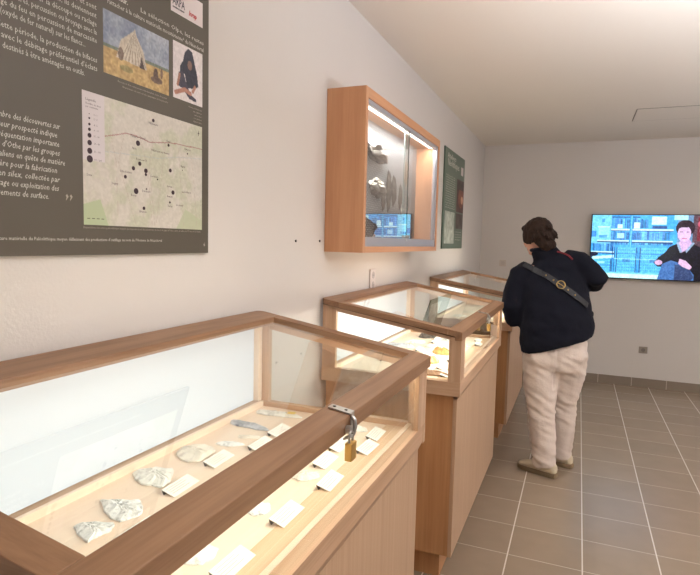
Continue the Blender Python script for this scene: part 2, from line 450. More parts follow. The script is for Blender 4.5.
# ================================================================= DISPLAY CASES
L = 1.365
E0, E1 = .014, .03             # set-back of the glazed part from the lid at its two ends
ZB, ZF = 1.24, 1.135           # lid top at the back and at the front
XB, XF = 0.006, 0.656
def lz(x): return ZB + (ZF-ZB)*(x-XB)/(XF-XB)
def display_case(y0):
    r = empty('display_case', (0, y0, 0))
    a0, a1 = E0, L-E1
    MB().box((.03, .10, 0), (.575, L-.10, .132), EZ).build('plinth', r)
    MB().box((.02, .048, .132), (.62, L-.052, .856), EZ).build('cabinet', r)
    MB().box((.6205, .045, .132), (.637, L-.048, .838), PZ, .0015).build('front_panel', r)
    # base frame with its bevelled lower edge
    MB().prism([(.014, .8565), (.6375, .8565), (.6375, .8385), (.6385, .836), (.652, .866), (.652, .9175), (.615, .9175), (.615, .896), (.06, .896), (.06, .9175), (.014, .9175)], 'y', a0+.035, a1-.025, WY).build('base_frame', r)
    for a, bb in ((a0, a0+.036), (a1-.026, a1)): MB().box((.010, a, .857), (XF-.003, bb, .9185), WX, .0015).build('end_rail', r)
    MB().box((.0605, .0505, .8965), (.53, a1-.0265, .901), TRAYW).box((.53, .0505, .8965), (.6, a1-.0265, .9035), TRAYP, .001).build('tray', r)
    MB().box((.6, a0+.037, .8965), (.6145, a1-.027, .919), TRAYW, .0015).build('tray_edging', r)
    MB().box((.05, a0+.037, .8965), (.062, a1-.027, .921), TRAYW, .0015).build('tray_edging', r)
    # corner posts: an end stile and a side stile meeting at the corner
    for s_ in (0, 1):
        def Y(d): return a0+d if s_ == 0 else a1-d
        def pr(prof, d0, d1, m=WZ): return MB().prism(prof, 'y', min(Y(d0), Y(d1)), max(Y(d0), Y(d1)), m, .0012)
        def col(xa, xb, top=.0262): return [(xa, .9187), (xb, .9187), (xb, lz(xb)-top), (xa, lz(xa)-top)]
        pr(col(.600, .652), 0, .022).build('corner_post', r)
        pr([(.632, .9187), (.652, .9187), (.652, 1.0975), (.632, 1.0975)], .0235, .088).build('front_stile', r)
        pr(col(.012, .078), 0, .022).build('corner_post', r)
        pr([(.0315, .922), (.052, .922), (.052, 1.195), (.0315, 1.195)], .0235, .048, TRAYW).build('back_stile', r)
        # top rail of the end window
        MB().prism([(.079, lz(.079)-.046), (.599, lz(.599)-.046), (.599, lz(.599)-.0262), (.079, lz(.079)-.0262)], 'y', min(Y(0), Y(.022)), max(Y(0), Y(.022)), WX, .001).build('top_rail', r)
        MB().prism([(.079, .9188), (.599, .9188), (.599, lz(.599)-.047), (.079, lz(.079)-.047)], 'y', min(Y(.009), Y(.013)), max(Y(.009), Y(.013)), M_GLASS).build('end_pane', r)
        MB().prism([(XB+.006, lz(XB)-.0292), (XF-.01, lz(XF)-.0292), (XF-.01, lz(XF)-.0254), (XB+.006, lz(XB)-.0254)], 'y', min(Y(-.002), Y(.004)), max(Y(-.002), Y(.004)), M_DARKGAP).build('shadow_gap_strip', r)  # dark strip standing in for the shaded gap below the lid
    MB().box((.015, .05, 1.196), (.058, L-.06, lz(.058)-.028), TRAYW, .001).build('top_rail', r)
    MB().box((.641, a0+.09, .918), (.645, a1-.09, 1.0975), M_GLASS).build('front_pane', r)
    MB().box((.022, .052, .922), (.030, L-.062, 1.195), M_WHITE).build('backlit_panel', r)
    # LED bar behind the front edge of the lid
    led = MB().box((.600, .1, 1.102), (.616, L-.1, 1.112), M_LED).build('light_bar', r)
    area_light('light_bar_glow', (.605, L/2, 1.099), L-.24, .012, CASE_LED, (1.0, .96, .86), (-.93, 0, -.36), led, 140)
    # hinged lid
    lid = MB()
    t = .025
    def slope(xa, xb, ya, yb, m, bev=.003, rc=0, left=True):
        t_ = bmesh.new()
        pts = []
        if rc:       # plan outline with the two outer corners rounded
            xo, xi = (xa, xb) if left else (xb, xa); sg = 1 if left else -1
            pts += [(xi, ya), (xo+sg*rc, ya)] + [(xo+sg*rc*(1-math.sin(q)), ya+rc*(1-math.cos(q))) for q in (.4, .8, 1.2)] + [(xo, ya+rc)]
            pts += [(xo, yb-rc)] + [(xo+sg*rc*(1-math.cos(q)), yb-rc*(1-math.sin(q))) for q in (.4, .8, 1.2)] + [(xo+sg*rc, yb), (xi, yb)]
        else: pts = [(xa, ya), (xb, ya), (xb, yb), (xa, yb)]
        lo_ = [t_.verts.new((x, y, lz(x)-t)) for x, y in pts]; hi_ = [t_.verts.new((x, y, lz(x))) for x, y in pts]
        t_.faces.new(lo_); t_.faces.new(hi_[::-1]); n_ = len(pts)
        for i in range(n_): t_.faces.new((lo_[i], hi_[i], hi_[(i+1) % n_], lo_[(i+1) % n_]))
        bmesh.ops.recalc_face_normals(t_, faces=t_.faces)
        bmesh.ops.bevel(t_, geom=list(t_.edges), offset=bev, segments=2, affect='EDGES', profile=.5)
        lid._merge(t_, m)
    slope(XB, .096, 0, L, LY, rc=.03)
    slope(.0962, .5958, 0, .05, LX, .0015); slope(.0962, .5958, L-.05, L, LX, .0015)
    lid.prism([(.596, lz(.596)-t), (.626, lz(.626)-t), (.626, ZF-.037), (XF, ZF-.037), (XF, ZF), (.596, lz(.596))], 'y', 0, L, LY, .002)
    lid.build('lid', r)
    MB().prism([(.090, lz(.090)-.016), (.602, lz(.602)-.016), (.602, lz(.602)-.010), (.090, lz(.090)-.010)], 'y', .045, L-.045, M_LIDGLASS).build('lid_pane', r)
    # hasp
    yc = L/2; hp = MB()
    hp.prism([(.606, lz(.606)+.0005), (XF+.002, lz(XF)+.0005), (XF+.002, lz(XF)+.004), (.606, lz(.606)+.004)], 'y', yc-.012, yc+.012, M_STEEL, .0008)
    hp.box((XF+.0012, yc-.011, 1.100), (XF+.0045, yc+.005, ZF+.003), M_STEEL, .0006)
    hp.tube([(XF+.004, yc-.004, 1.13), (XF+.010, yc-.006, 1.125), (XF+.013, yc-.010, 1.112), (XF+.011, yc-.014, 1.098), (XF+.006, yc-.016, 1.090)], .0045, M_STEEL, 8)
    hp.cyl((XF+.001, yc-.028, 1.110), (XF+.012, yc-.028, 1.110), .009, M_STEEL, 14)
    for xx in (.616, .643): hp.cyl((xx, yc, lz(xx)+.003), (xx, yc, lz(xx)+.0052), .0036, M_SCREW, 10)
    hp.tube([(XF+.001, yc-.043, 1.094), (XF+.014, yc-.045, 1.100), (XF+.019, yc-.040, 1.104), (XF+.014, yc-.034, 1.100), (XF+.001, yc-.034, 1.094)], .0026, M_STEEL, 8)
    hp.build('hasp', r)
    return r
def padlock(y, label):
    r = tag(empty('padlock', (XF+.016, y, 1.052)), label, 'padlock', 'padlocks on the display cases')
    MB().box((-.008, -.0145, 0), (.008, .0145, .038), M_BRASS, .0025).build('lock_body', r)
    k = MB()
    pts = [(0, -.009, .034), (0, -.009, .046)] + [(0, -.009*math.cos(t), .050+.009*math.sin(t)) for t in [i*math.pi/8 for i in range(9)]] + [(0, .009, .046), (0, .009, .034)]
    k.tube(pts, .0026, M_STEEL, 10); k.build('shackle', r)
    return r
case_a = display_case(.385)
tag(case_a, 'oak display case in the foreground with white flint tools and a brass padlock', 'display case', 'slant topped oak display cases along the wall')
case_b = copy_tree(case_a); case_b.location.y = 2.272
case_b['label'] = 'middle oak display case under the wall cabinet holding orange and grey flints'
case_c = copy_tree(case_a); case_c.location.y = 4.24
case_c['label'] = 'farthest oak display case, partly hidden behind the standing visitor'
for c_, k_ in ((case_b, 3.2), (case_c, 3.2)):
    for ch in c_.children_recursive:
        if ch.type == 'LIGHT': ch.data = ch.data.copy(); ch.data.energy = CASE_LED*k_
padlock(.385+L/2-.040, 'small brass padlock hanging on the nearest display case')
padlock(2.272+L/2-.040, 'small brass padlock hanging on the middle display case')
padlock(4.24+L/2-.040, 'small brass padlock on the farthest display case behind the visitor')

# ---------------------------------------------------------------- flints
def flint_mat(name, base, dark, scale=60, amt=0.5):
    m, nt, b = nodes_mat(name)
    tc = nt.nodes.new('ShaderNodeTexCoord')
    n = nt.nodes.new('ShaderNodeTexNoise'); n.inputs['Scale'].default_value = scale; n.inputs['Detail'].default_value = 6; n.inputs['Roughness'].default_value = 0.7
    nt.links.new(tc.outputs['Object'], n.inputs['Vector'])
    rp = nt.nodes.new('ShaderNodeValToRGB')
    rp.color_ramp.elements[0].position = .36; rp.color_ramp.elements[0].color = (*lin(dark), 1)
    rp.color_ramp.elements[1].position = .36+.3*amt; rp.color_ramp.elements[1].color = (*lin(base), 1)
    nt.links.new(n.outputs['Fac'], rp.inputs[0]); nt.links.new(rp.outputs[0], b.inputs['Base Color'])
    b.inputs['Roughness'].default_value = .45
    bp = nt.nodes.new('ShaderNodeBump'); bp.inputs['Strength'].default_value = .5; bp.inputs['Distance'].default_value = .003
    nt.links.new(n.outputs['Fac'], bp.inputs['Height']); nt.links.new(bp.outputs['Normal'], b.inputs['Normal'])
    return m
F_WHITE = flint_mat('white_patina_flint', (236, 234, 226), (188, 184, 176), 45)
F_SPECK = flint_mat('speckled_flint', (238, 238, 234), (178, 180, 178), 90, .5)
F_CREAM = flint_mat('cream_flint', (236, 228, 212), (200, 188, 174), 30)
F_GREY = flint_mat('grey_blue_flint', (196, 200, 206), (124, 130, 140), 40, .7)
F_ORANGE = flint_mat('orange_flint', (222, 160, 96), (186, 116, 60), 25)
F_BROWN = flint_mat('brown_flint', (176, 140, 112), (124, 94, 74), 30)
F_DARK = flint_mat('dark_brown_flint', (92, 80, 70), (46, 40, 35), 45, .8)
OUT = {'tri': [(-1, .75), (-.4, .85), (.3, .95), (.9, 1), (1, .75), (.75, .1), (.3, -.7), (-.1, -1), (-.5, -.9), (-.85, -.1)],
       'wedge': [(-1.0, -0.21), (-0.76, 0.41), (-0.21, 0.77), (0.6, 1.0), (1.0, 0.31), (0.79, -0.44), (0.81, -1.0), (-0.17, -0.72)],
       'half_moon': [(-1.0, 0.19), (-0.7, 0.43), (-0.12, 0.72), (0.23, 1.0), (0.72, 0.53), (1.0, -0.11), (0.81, -1.0), (0.36, -0.98), (-0.2, -0.62)],
       'kite': [(-0.97, -0.32), (-1.0, 0.21), (-0.51, 0.75), (0.3, 1.0), (0.98, -0.28), (1.0, -0.87), (0.52, -0.91), (-0.02, -1.0)],
       'shell': [(-0.76, -0.41), (-1.0, 0.33), (-0.6, 0.87), (0.27, 1.0), (0.98, 0.59), (0.91, -0.02), (1.0, -0.84), (0.53, -1.0), (-0.2, -0.84)],
       'fan': [(-1, .3), (-.6, .8), (0, 1), (.6, .85), (1, .2), (.8, -.5), (.2, -.9), (-.3, -1), (-.8, -.5)],
       'leaf': [(-1, 0), (-.6, .6), (0, .95), (.6, .7), (1, .05), (.6, -.7), (0, -1), (-.6, -.7)],
       'blade': [(-1, .7), (-.5, .8), (0, 1), (.5, .8), (.9, .3), (1, -.2), (.5, -.6), (0, -.5), (-.5, -.7), (-.9, -.4)],
       'disc': [(-1, .1), (-.7, .75), (0, 1), (.7, .7), (1, 0), (.7, -.7), (0, -1), (-.7, -.75)]}
def flint_mesh(shape, ln, wd, ht, mat, seed, ridge=True):
    rnd = random.Random(seed); P = OUT[shape]; n = 28; pts = []
    m_ = len(P)
    for i in range(n):
        t = i/n*m_; k = int(t); f = t-k; a, b = P[k], P[(k+1) % m_]
        j = 1+rnd.uniform(-.05, .05)
        pts.append(((a[0]*(1-f)+b[0]*f)*j*ln/2, (a[1]*(1-f)+b[1]*f)*j*wd/2))
    bm = bmesh.new(); prev = None
    levels = [(1.0, .08), (.97, .3), (.8, .72), (.5, .95), (.2, 1.0)]
    rings = []
    for s, hh in levels:
        ring = []
        for i, (x, y) in enumerate(pts):
            sy = s*(.55 if (ridge and s < .9) else 1)
            jit = rnd.uniform(-.1, .1)*ht if s < .99 else 0
            # facets left by struck flakes
            fac = mnoise.noise(V((x*45+seed, y*45, s*2)))*ht*.28 if s < .99 else 0
            ring.append(bm.verts.new((x*s, y*sy, hh*ht+jit*.6+fac)))
        rings.append(ring)
    for A, B in zip(rings, rings[1:]):
        for i in range(n): bm.faces.new((A[i], A[(i+1) % n], B[(i+1) % n], B[i]))
    bm.faces.new(rings[-1])
    low = [bm.verts.new((x*.9, y*.9, 0)) for x, y in pts]
    for i in range(n): bm.faces.new((low[i], low[(i+1) % n], rings[0][(i+1) % n], rings[0][i]))
    bm.faces.new(low[::-1])
    bmesh.ops.recalc_face_normals(bm, faces=bm.faces)
    me = bpy.data.meshes.new('flint_flake'); bm.to_mesh(me); bm.free(); me.materials.append(mat)
    return me
TZ = .9012
def flint(name, x, y, ang, shape, ln, wd, ht, mat, seed, label, group, cat='stone tool', z=TZ):
    o = link(name, flint_mesh(shape, ln, wd, ht, mat, seed)); o.location = (x, y, z); o.rotation_euler = (0, 0, math.radians(ang))
    return tag(o, label, cat, group)
G1 = 'flint tools in the nearest case'
flint('flint_scraper', .197, .804, 0, 'wedge', .084, .078, .013, F_SPECK, 1, 'speckled white triangular flint at the near end of the nearest case', G1)
flint('flint_scraper', .179, .897, 0, 'half_moon', .128, .094, .015, F_SPECK, 2, 'speckled flint scraper second from the near end of the back row', G1)
flint('flint_scraper', .132, 1.059, 0, 'kite', .122, .106, .015, F_WHITE, 3, 'white flint scraper third in the back row, pointed left end', G1)
flint('flint_scraper', .121, 1.225, 0, 'shell', .110, .122, .014, F_CREAM, 4, 'cream rounded flint fourth in the back row of the nearest case', G1)
flint('flint_point', .175, 1.322, 20, 'leaf', .086, .036, .009, F_SPECK, 5, 'slim pointed grey white flint between cards in the back row', G1)
flint('flint_knife', .196, 1.395, 22, 'blade', .074, .028, .008, F_CREAM, 6, 'smallest cream flint blade in the back row beside the slim point', G1)
flint('flint_knife', .138, 1.478, -4, 'blade', .160, .048, .014, F_GREY, 7, 'long blue grey flint blade near the far end of the nearest case', G1)
fl8 = empty('flint_knife', (.165, 1.620, TZ), math.radians(6)); tag(fl8, 'long pale flint blade with a yellow mark at the far back corner', 'stone tool', G1)
o = link('blade_stone', flint_mesh('blade', .178, .042, .014, F_WHITE, 8), fl8)
MB().box((.035, -.010, .0135), (.062, .008, .0155), simple('yellow_paint', (226, 200, 110), .6), .0008).build('painted_mark', fl8)
flint('flint_flake', .447, .822, 50, 'disc', .080, .075, .010, F_WHITE, 9, 'round white flint flake by the nearest card of the front row', G1)
flint('flint_flake', .455, 1.022, 60, 'disc', .062, .062, .010, F_SPECK, 10, 'round speckled flake half under the lid rail, second in the front row', G1)
flint('flint_flake', .472, 1.222, 45, 'disc', .078, .066, .011, F_CREAM, 11, 'cream round flake left of the padlock in the front row', G1)
flint('flint_flake', .452, 1.500, 50, 'leaf', .072, .045, .010, F_WHITE, 12, 'white flint flake behind the padlock in the front row', G1)
flint('flint_flake', .462, 1.606, -10, 'fan', .072, .050, .014, F_WHITE, 13, 'white rounded flint at the far end of the front row', G1)

# ---------------------------------------------------------------- cards
def card_proto():
    r = empty('label_card')
    w, d = .096, .037      # long side along local y
    MB().prism([(-d/2, .0115), (-d/2+.0008, .0125), (d/2, .0012), (d/2-.001, 0)], 'y', -w/2, w/2, M_CARD).build('card_face', r)
    MB().prism([(-d/2, .0115), (-d/2+.001, .0115), (-d/2+.007, 0), (-d/2+.006, 0)], 'y', -w/2, w/2, M_CARDLEG).build('card_leg', r)
    p = MB()
    def on(x): return .0125+(.0012-.0125)*((x+d/2)/d)
    for i, (y1) in enumerate((.030, .036, .022, .033)):
        x = -d/2+.007+i*.0062
        p.prism([(x, on(x)+.0003), (x+.0012, on(x+.0012)+.0003), (x+.0012, on(x+.0012)+.0008), (x, on(x)+.0008)], 'y', -.040, y1-.01, M_INK)
    p.build('printed_lines', r)
    return r
cards = [(.233, 1.036, 2, 'white card in front of the third scraper of the back row'), (.217, 1.211, 2, 'white card in front of the cream rounded flint'),
         (.262, 1.355, 0, 'white card half hidden by the lid rail near the small blades'), (.252, 1.478, 1, 'white card at the tip of the long blue grey blade'),
         (.296, .835, 2, 'sliver of white card by the second scraper, mostly behind the rail'),
         (.532, .815, -1, 'nearest front row card, cut by the bottom of the frame'), (.531, 1.020, 0, 'lit front row card second from the viewer'),
         (.547, 1.211, 2, 'lit front row card just below the padlock'), (.480, 1.328, 1, 'white card left of the padlock beside the lid rail'),
         (.551, 1.461, -2, 'front row card right of the padlock'), (.535, 1.577, 2, 'farthest front row card by the end pane'),
         (.468, 1.451, 0, 'small white card directly behind the padlock')]
proto = card_proto()
for i, (x, y, a, lb) in enumerate(cards):
    c = proto if i == 0 else copy_tree(proto)
    z = .9037 if x > .515 else .9014
    c.location = (x, y, z); c.rotation_euler = (0, 0, math.radians(a)); tag(c, lb, 'label card', 'label cards in the nearest case')

# ---------------------------------------------------------------- contents of the middle case
G2 = 'flint tools in the middle case'
M2 = [('flint_core', .41, 2.70, 20, 'fan', .12, .09, .030, F_ORANGE, 21, 'orange flint in the middle case near the front corner post'),
      ('flint_core', .42, 2.955, -20, 'fan', .12, .08, .030, F_ORANGE, 22, 'lighter orange flint behind the first orange one'),
      ('flint_knife', .49, 2.44, 5, 'blade', .17, .06, .022, F_BROWN, 23, 'brown flint blade nearest the end pane of the middle case'),
      ('flint_flake', .37, 2.81, 70, 'disc', .14, .12, .026, F_WHITE, 24, 'large white flake between the two orange flints'),
      ('flint_knife', .15, 3.02, 10, 'blade', .19, .07, .022, F_GREY, 25, 'grey flint blade along the back of the middle case'),
      ('flint_knife', .20, 2.82, 0, 'blade', .17, .06, .02, F_GREY, 26, 'grey white blade nearer the end pane at the back'),
      ('flint_point', .33, 3.12, 10, 'leaf', .12, .06, .016, F_CREAM, 27, 'cream leaf point in the centre of the middle case'),
      ('flint_point', .20, 3.20, 25, 'leaf', .13, .05, .016, F_WHITE, 28, 'white leaf point at the back of the middle case'),
      ('flint_flake', .34, 2.52, 35, 'disc', .10, .08, .018, F_CREAM, 29, 'cream flake near the end pane of the middle case'),
      ('flint_core', .22, 3.42, 35, 'disc', .12, .09, .035, F_DARK, 30, 'dark brown core at the far end of the middle case'),
      ('flint_flake', .37, 3.40, 35, 'tri', .11, .08, .02, F_SPECK, 31, 'speckled scraper at the far end of the middle case')]
for n_, x, y, a, sh, l_, w_, h_, mt, sd, lb in M2: flint(n_, x, y, a, sh, l_, w_, h_, mt, sd, lb, G2)
for x, y, a, lb in ((.29, 2.985, 1, 'card left of the lighter orange flint in the middle case'), (.31, 3.27, 1, 'card at the centre front of the middle case far half'),
                    (.30, 3.375, 1, 'farthest back card in the middle case'), (.50, 2.615, 1, 'card beside the orange flint in the middle case'),
                    (.555, 2.46, 1, 'card by the front corner post of the middle case'), (.535, 3.45, 1, 'farthest card seen through the front pane of the middle case'),
                    (.56, 3.31, 1, 'second card seen through the front pane of the middle case'), (.51, 2.80, 1, 'white card in front of the large white flake'),
                    (.20, 2.65, 1, 'white card near the back panel of the middle case'), (.27, 2.73, 1, 'white card behind the large white flake')):
    c = copy_tree(proto); c.location = (x, y, .9037 if x > .515 else .9014); c.rotation_euler = (0, 0, math.radians(a)); tag(c, lb, 'label card', 'label cards in the middle case')
G3 = 'flint tools in the farthest case'
for i, (x, y, a, sh, mt, lb) in enumerate(((.2, 4.55, 10, 'tri', F_WHITE, 'white scraper in the farthest case near its end pane'), (.22, 4.85, 5, 'fan', F_CREAM, 'cream scraper in the farthest case'),
        (.4, 4.65, 20, 'blade', F_GREY, 'grey blade in the farthest case'), (.38, 5.0, 15, 'disc', F_BROWN, 'brown flake in the farthest case'))):
    flint('flint_tool', x, y, a, sh, .12, .07, .018, mt, 40+i, lb, G3)

# ================================================================= WALL CASE
wc = tag(empty('wall_cabinet', (0, 2.31, 1.45)), 'beech wall cabinet with sliding glass and flints on a mesh backdrop', 'wall display case')
WL, WH, WD = 1.38, .73, .19
MB().box((.001, 0, 0), (WD, .03, WH), BEECH_Z, .001).box((.001, WL-.03, 0), (WD, WL, WH), BEECH_Z, .001)\
    .box((.001, .03, 0), (WD, WL-.03, .028), BEECH_Y, .001).box((.001, .03, WH-.045), (WD, WL-.03, WH), BEECH_Y, .001).build('carcass', wc)
M_BACKD = simple('backdrop_grey', (222, 222, 224), .7)
MB().box((.002, .03, .028), (.012, WL-.03, WH-.045), M_BACKD).build('backdrop', wc)
def mesh_mat():
    m, nt, b = nodes_mat('woven_wire_mesh')
    b.inputs['Base Color'].default_value = (*lin((128, 128, 132)), 1); b.inputs['Roughness'].default_value = .5
    tc = nt.nodes.new('ShaderNodeTexCoord'); mp = nt.nodes.new('ShaderNodeMapping'); mp.inputs['Rotation'].default_value = (math.radians(45), 0, 0)
    sp = nt.nodes.new('ShaderNodeSeparateXYZ'); nt.links.new(tc.outputs['Object'], mp.inputs[0]); nt.links.new(mp.outputs[0], sp.inputs[0])
    outs = []
    for k in (1, 2):
        mu = nt.nodes.new('ShaderNodeMath'); mu.operation = 'MULTIPLY'; nt.links.new(sp.outputs[k], mu.inputs[0]); mu.inputs[1].default_value = 62
        fr = nt.nodes.new('ShaderNodeMath'); fr.operation = 'FRACT'; nt.links.new(mu.outputs[0], fr.inputs[0])
        gt = nt.nodes.new('ShaderNodeMath'); gt.operation = 'LESS_THAN'; nt.links.new(fr.outputs[0], gt.inputs[0]); gt.inputs[1].default_value = .38
        outs.append(gt)
    mx = nt.nodes.new('ShaderNodeMath'); mx.operation = 'MAXIMUM'; nt.links.new(outs[0].outputs[0], mx.inputs[0]); nt.links.new(outs[1].outputs[0], mx.inputs[1])
    nt.links.new(mx.outputs[0], b.inputs['Alpha'])
    return m
MB().box((.040, .034, .03), (.0412, WL-.034, WH-.05), mesh_mat()).build('wire_mesh', wc)
M_TRACK = simple('anodised_track', (176, 177, 186), .5, .4)
MB().box((WD-.03, .03, .028), (WD-.006, WL-.03, .072), M_TRACK, .001).box((WD-.03, .03, WH-.062), (WD-.006, WL-.03, WH-.045), M_TRACK, .001)\
    .box((WD-.03, WL-.052, .072), (WD-.006, WL-.03, WH-.062), M_TRACK, .001).build('track', wc)
g1 = MB().box((WD-.014, .032, .066), (WD-.009, .70, WH-.055), M_SLIDE).build('sliding_pane', wc)
MB().box((WD-.0145, .7005, .066), (WD-.0085, .704, WH-.055), M_GEDGE).build('pane_edge', g1)
g2 = MB().box((WD-.025, .66, .066), (WD-.020, WL-.053, WH-.055), M_SLIDE).build('sliding_pane', wc)
MB().box((WD-.0255, .656, .066), (WD-.0195, .6595, WH-.055), simple('glass_edge_pale', (150, 170, 172), .3)).build('pane_edge', g2)
lk = MB().cyl((WD-.008, .69, .082), (WD+.012, .69, .082), .009, M_STEEL, 14).box((WD-.03, .672, .058), (WD-.004, .704, .074), M_STEEL, .001).build('cylinder_lock', wc)
lb_ = MB().box((WD-.06, .04, WH-.056), (WD-.032, WL-.04, WH-.0455), M_LEDW).build('light_bar', wc)
area_light('light_bar_glow', (WD-.046, WL/2, WH-.058), WL-.1, .02, WALLCASE_LED, (1.0, .95, .90), (-.25, 0, -1), lb_)
# flints held on the mesh
GW = 'flints mounted on the mesh of the wall cabinet'
def hung(name, y, z, ang, shape, ln, wd, ht, mat, seed, label):
    o = link(name, flint_mesh(shape, ln, wd, ht, mat, seed))
    # local z -> +x, long axis turned in the wall plane
    a = math.radians(ang)
    ux = V((0, math.cos(a), math.sin(a))); uz = V((1, 0, 0)); uy = uz.cross(ux)
    o.matrix_world = Matrix.Translation((.0415, y, z)) @ Matrix((ux, uy, uz)).transposed().to_4x4()
    return tag(o, label, 'stone tool', GW)
def lump(name, y, z, ry, rz, th, mat, cap, seed, label):
    bm = bmesh.new(); bmesh.ops.create_icosphere(bm, subdivisions=4, radius=1)
    for v in bm.verts:
        n1 = mnoise.noise(v.co*1.6+V((seed, 0, 0)))*.35+mnoise.noise(v.co*5+V((seed, 3, 0)))*.16+mnoise.noise(v.co*12)*.06
        c = v.co*(1+n1); v.co = V((max(0, c.x*.6+.45)*th, c.y*ry, c.z*rz))
    me = bpy.data.meshes.new(name); bm.to_mesh(me); bm.free(); me.materials.append(mat); me.materials.append(cap)
    for p in me.polygons:
        if p.normal.z > .25 and p.center.z > rz*.1: p.material_index = 1
    o = link(name, me); o.location = (.0415, y, z); return tag(o, label, 'stone tool', GW)
lump('flint_core', 2.835, 1.972, .150, .052, .045, F_DARK, F_GREY, 51, 'largest dark brown flint at the upper left of the wall cabinet')
lump('flint_core', 2.845, 1.790, .105, .048, .045, F_DARK, F_WHITE, 52, 'rounded brown flint with a pale top in the wall cabinet')
hung('flint_knife', 2.985, 1.745, 88, 'leaf', .14, .045, .018, F_DARK, 53, 'shortest dark upright blade left of the tallest blade')
hung('flint_knife', 3.07, 1.797, 90, 'leaf', .24, .06, .022, F_DARK, 54, 'tallest dark upright flint blade in the wall cabinet')
hung('flint_knife', 3.165, 1.800, 92, 'leaf', .19, .06, .022, F_DARK, 55, 'dark upright blade just right of the tallest blade')
hung('flint_knife', 3.30, 1.78, 86, 'leaf', .16, .05, .018, F_DARK, 56, 'dark blade beside the pane edge in the wall cabinet')
hung('flint_knife', 3.41, 1.93, 92, 'leaf', .17, .035, .014, F_BROWN, 57, 'highest slim brown blade right of the pane edge')
hung('flint_knife', 3.46, 1.757, 88, 'leaf', .11, .04, .016, F_DARK, 58, 'rightmost short dark blade in the wall cabinet')
hung('flint_flake', 3.36, 1.70, 30, 'disc', .05, .04, .014, F_CREAM, 59, 'small cream flake low beside the pane edge')

# ================================================================= POSTERS
M_PGREY = simple('poster_taupe', (88, 81, 70), .45, noise=.02, scale=3)
M_PGREEN = simple('poster_green', (92, 110, 94), .4)
M_TXT = simple('poster_white_ink', (214, 210, 202), .6)
M_TXT2 = simple('poster_dim_ink', (170, 162, 150), .6)
M_PIC = attr_mat('printed_picture', 0, .45)
M_BLK = simple('dark_plum_ink', (56, 34, 44), .6)
P = tag(empty('info_panel', (0, 1.4345-.85, 1.453)), 'taupe information panel with French text, a tent picture and a site map', 'poster')
PX = .012
MB().box((.002, 0, 0), (PX, .85, .85), M_PGREY, .0008).build('board', P)
by, bz = 1.455-.85, 1.453
def LY_(y): return y*.9886-(1.4345-.85)
def LZ_(z): return 1.5+(z-1.5)*.9886-bz
XT = PX+.0004
lines = []
left = LY_(.64); right = LY_(1.018); Wd = right-left
CW = .00600
for t, z in (("ils façonnent des outils en os et sont", 2.030), ("plus nombreux et rares, ils deviennent", 2.011), ("outils divers pour la découpe ou raclage", 1.992),
             ("des matières, percussion ou broyage avec la", 1.973), ("rage du feu en percussion de marcassite", 1.954), ("Cette période, la production de bifaces", 1.909), ("avec le débitage préférentiel d'éclats", 1.889)):
    y0_ = .783 if t.startswith('avec') else .772
    lines.append((t, LY_(y0_), LZ_(z), .0178, 1.018-y0_, 'L', False))
lines.append(("(oxyde de fer naturel) sur les flancs...", LY_(.782), LZ_(1.935), .0178, .985-.782, 'L', False))
lines.append(("destinés à être aménagés en outils.", LY_(.785), LZ_(1.869), .0178, .982-.785, 'L', False))
text_lines('printed_text', lines, M_TXT, P, XT)
it = []
for i, (t, yr) in enumerate((("Le nombre des découvertes sur", .915), ("le secteur prospecté indique", .907), ("une fréquentation importante", .912), ("du pays d'Othe par les groupes", .913),
        ("néandertaliens en quête de matière", .926), ("première pour la fabrication", .905), ("d'outils en silex, collectée par", .912), ("ramassage ou exploitation des", .909), ("gisements de surface.", .883))):
    z = 1.733-.0195*i
    it.append((t, LY_(yr), LZ_(z), .0178, CW*len(t), 'R', True))
text_lines('quote_text', it, M_TXT, P, XT)
text_lines('quote_mark', [('”', LY_(.926), LZ_(1.556), .05, None, 'L', False)], M_TXT2, P, XT, .0006)
text_lines('footnote', [("Moustérien : culture matérielle du Paléolithique moyen définissant des productions d'outillage au nom de l'Homme de Néandertal", LY_(.70), LZ_(1.486), .0105, LY_(1.24)-LY_(.70), 'L', False),
                        ("6", LY_(1.427), LZ_(1.474), .016, None, 'L', False)], M_TXT, P, XT)
text_lines('caption', [("Répartition des sites paléolithique moyen (prospections et découvertes) du nord du pays d'Othe, entre la vallée de l'Yonne et la Vanne", LY_(.974), LZ_(1.516), .0075, LY_(1.412)-LY_(.974), 'L', False),
                       ("Évocation d'un campement néandertalien, hutte de peaux", LY_(1.085), LZ_(1.882), .0065, .175, 'L', False), ("Illustration du site et des paysages de la période", LY_(1.10), LZ_(1.872), .0065, .165, 'L', False)]
           + [(t, LY_(1.416), LZ_(1.882-.0095*i), .0065, None, 'R', False) for i, t in enumerate(("Homme de Néandertal", "assis, taillant un", "outil en silex,", "reconstitution", "d'après fouilles"))], M_TXT2, P, XT)
text_lines('heading_text', [("et intérieur.", LY_(1.04), LZ_(2.080), .0165, None, 'L', False)], M_TXT, P, XT, .0005)
text_lines('intro_text', [("La sélection Olpe, les restes", LY_(1.165), LZ_(2.080), .0165, LY_(1.425)-LY_(1.165), 'L', False),
                          ("rattacher à la culture matérielle moustérienne* du Néandertal", LY_(1.055), LZ_(2.060), .0165, LY_(1.425)-LY_(1.055), 'L', False)], M_TXT, P, XT)
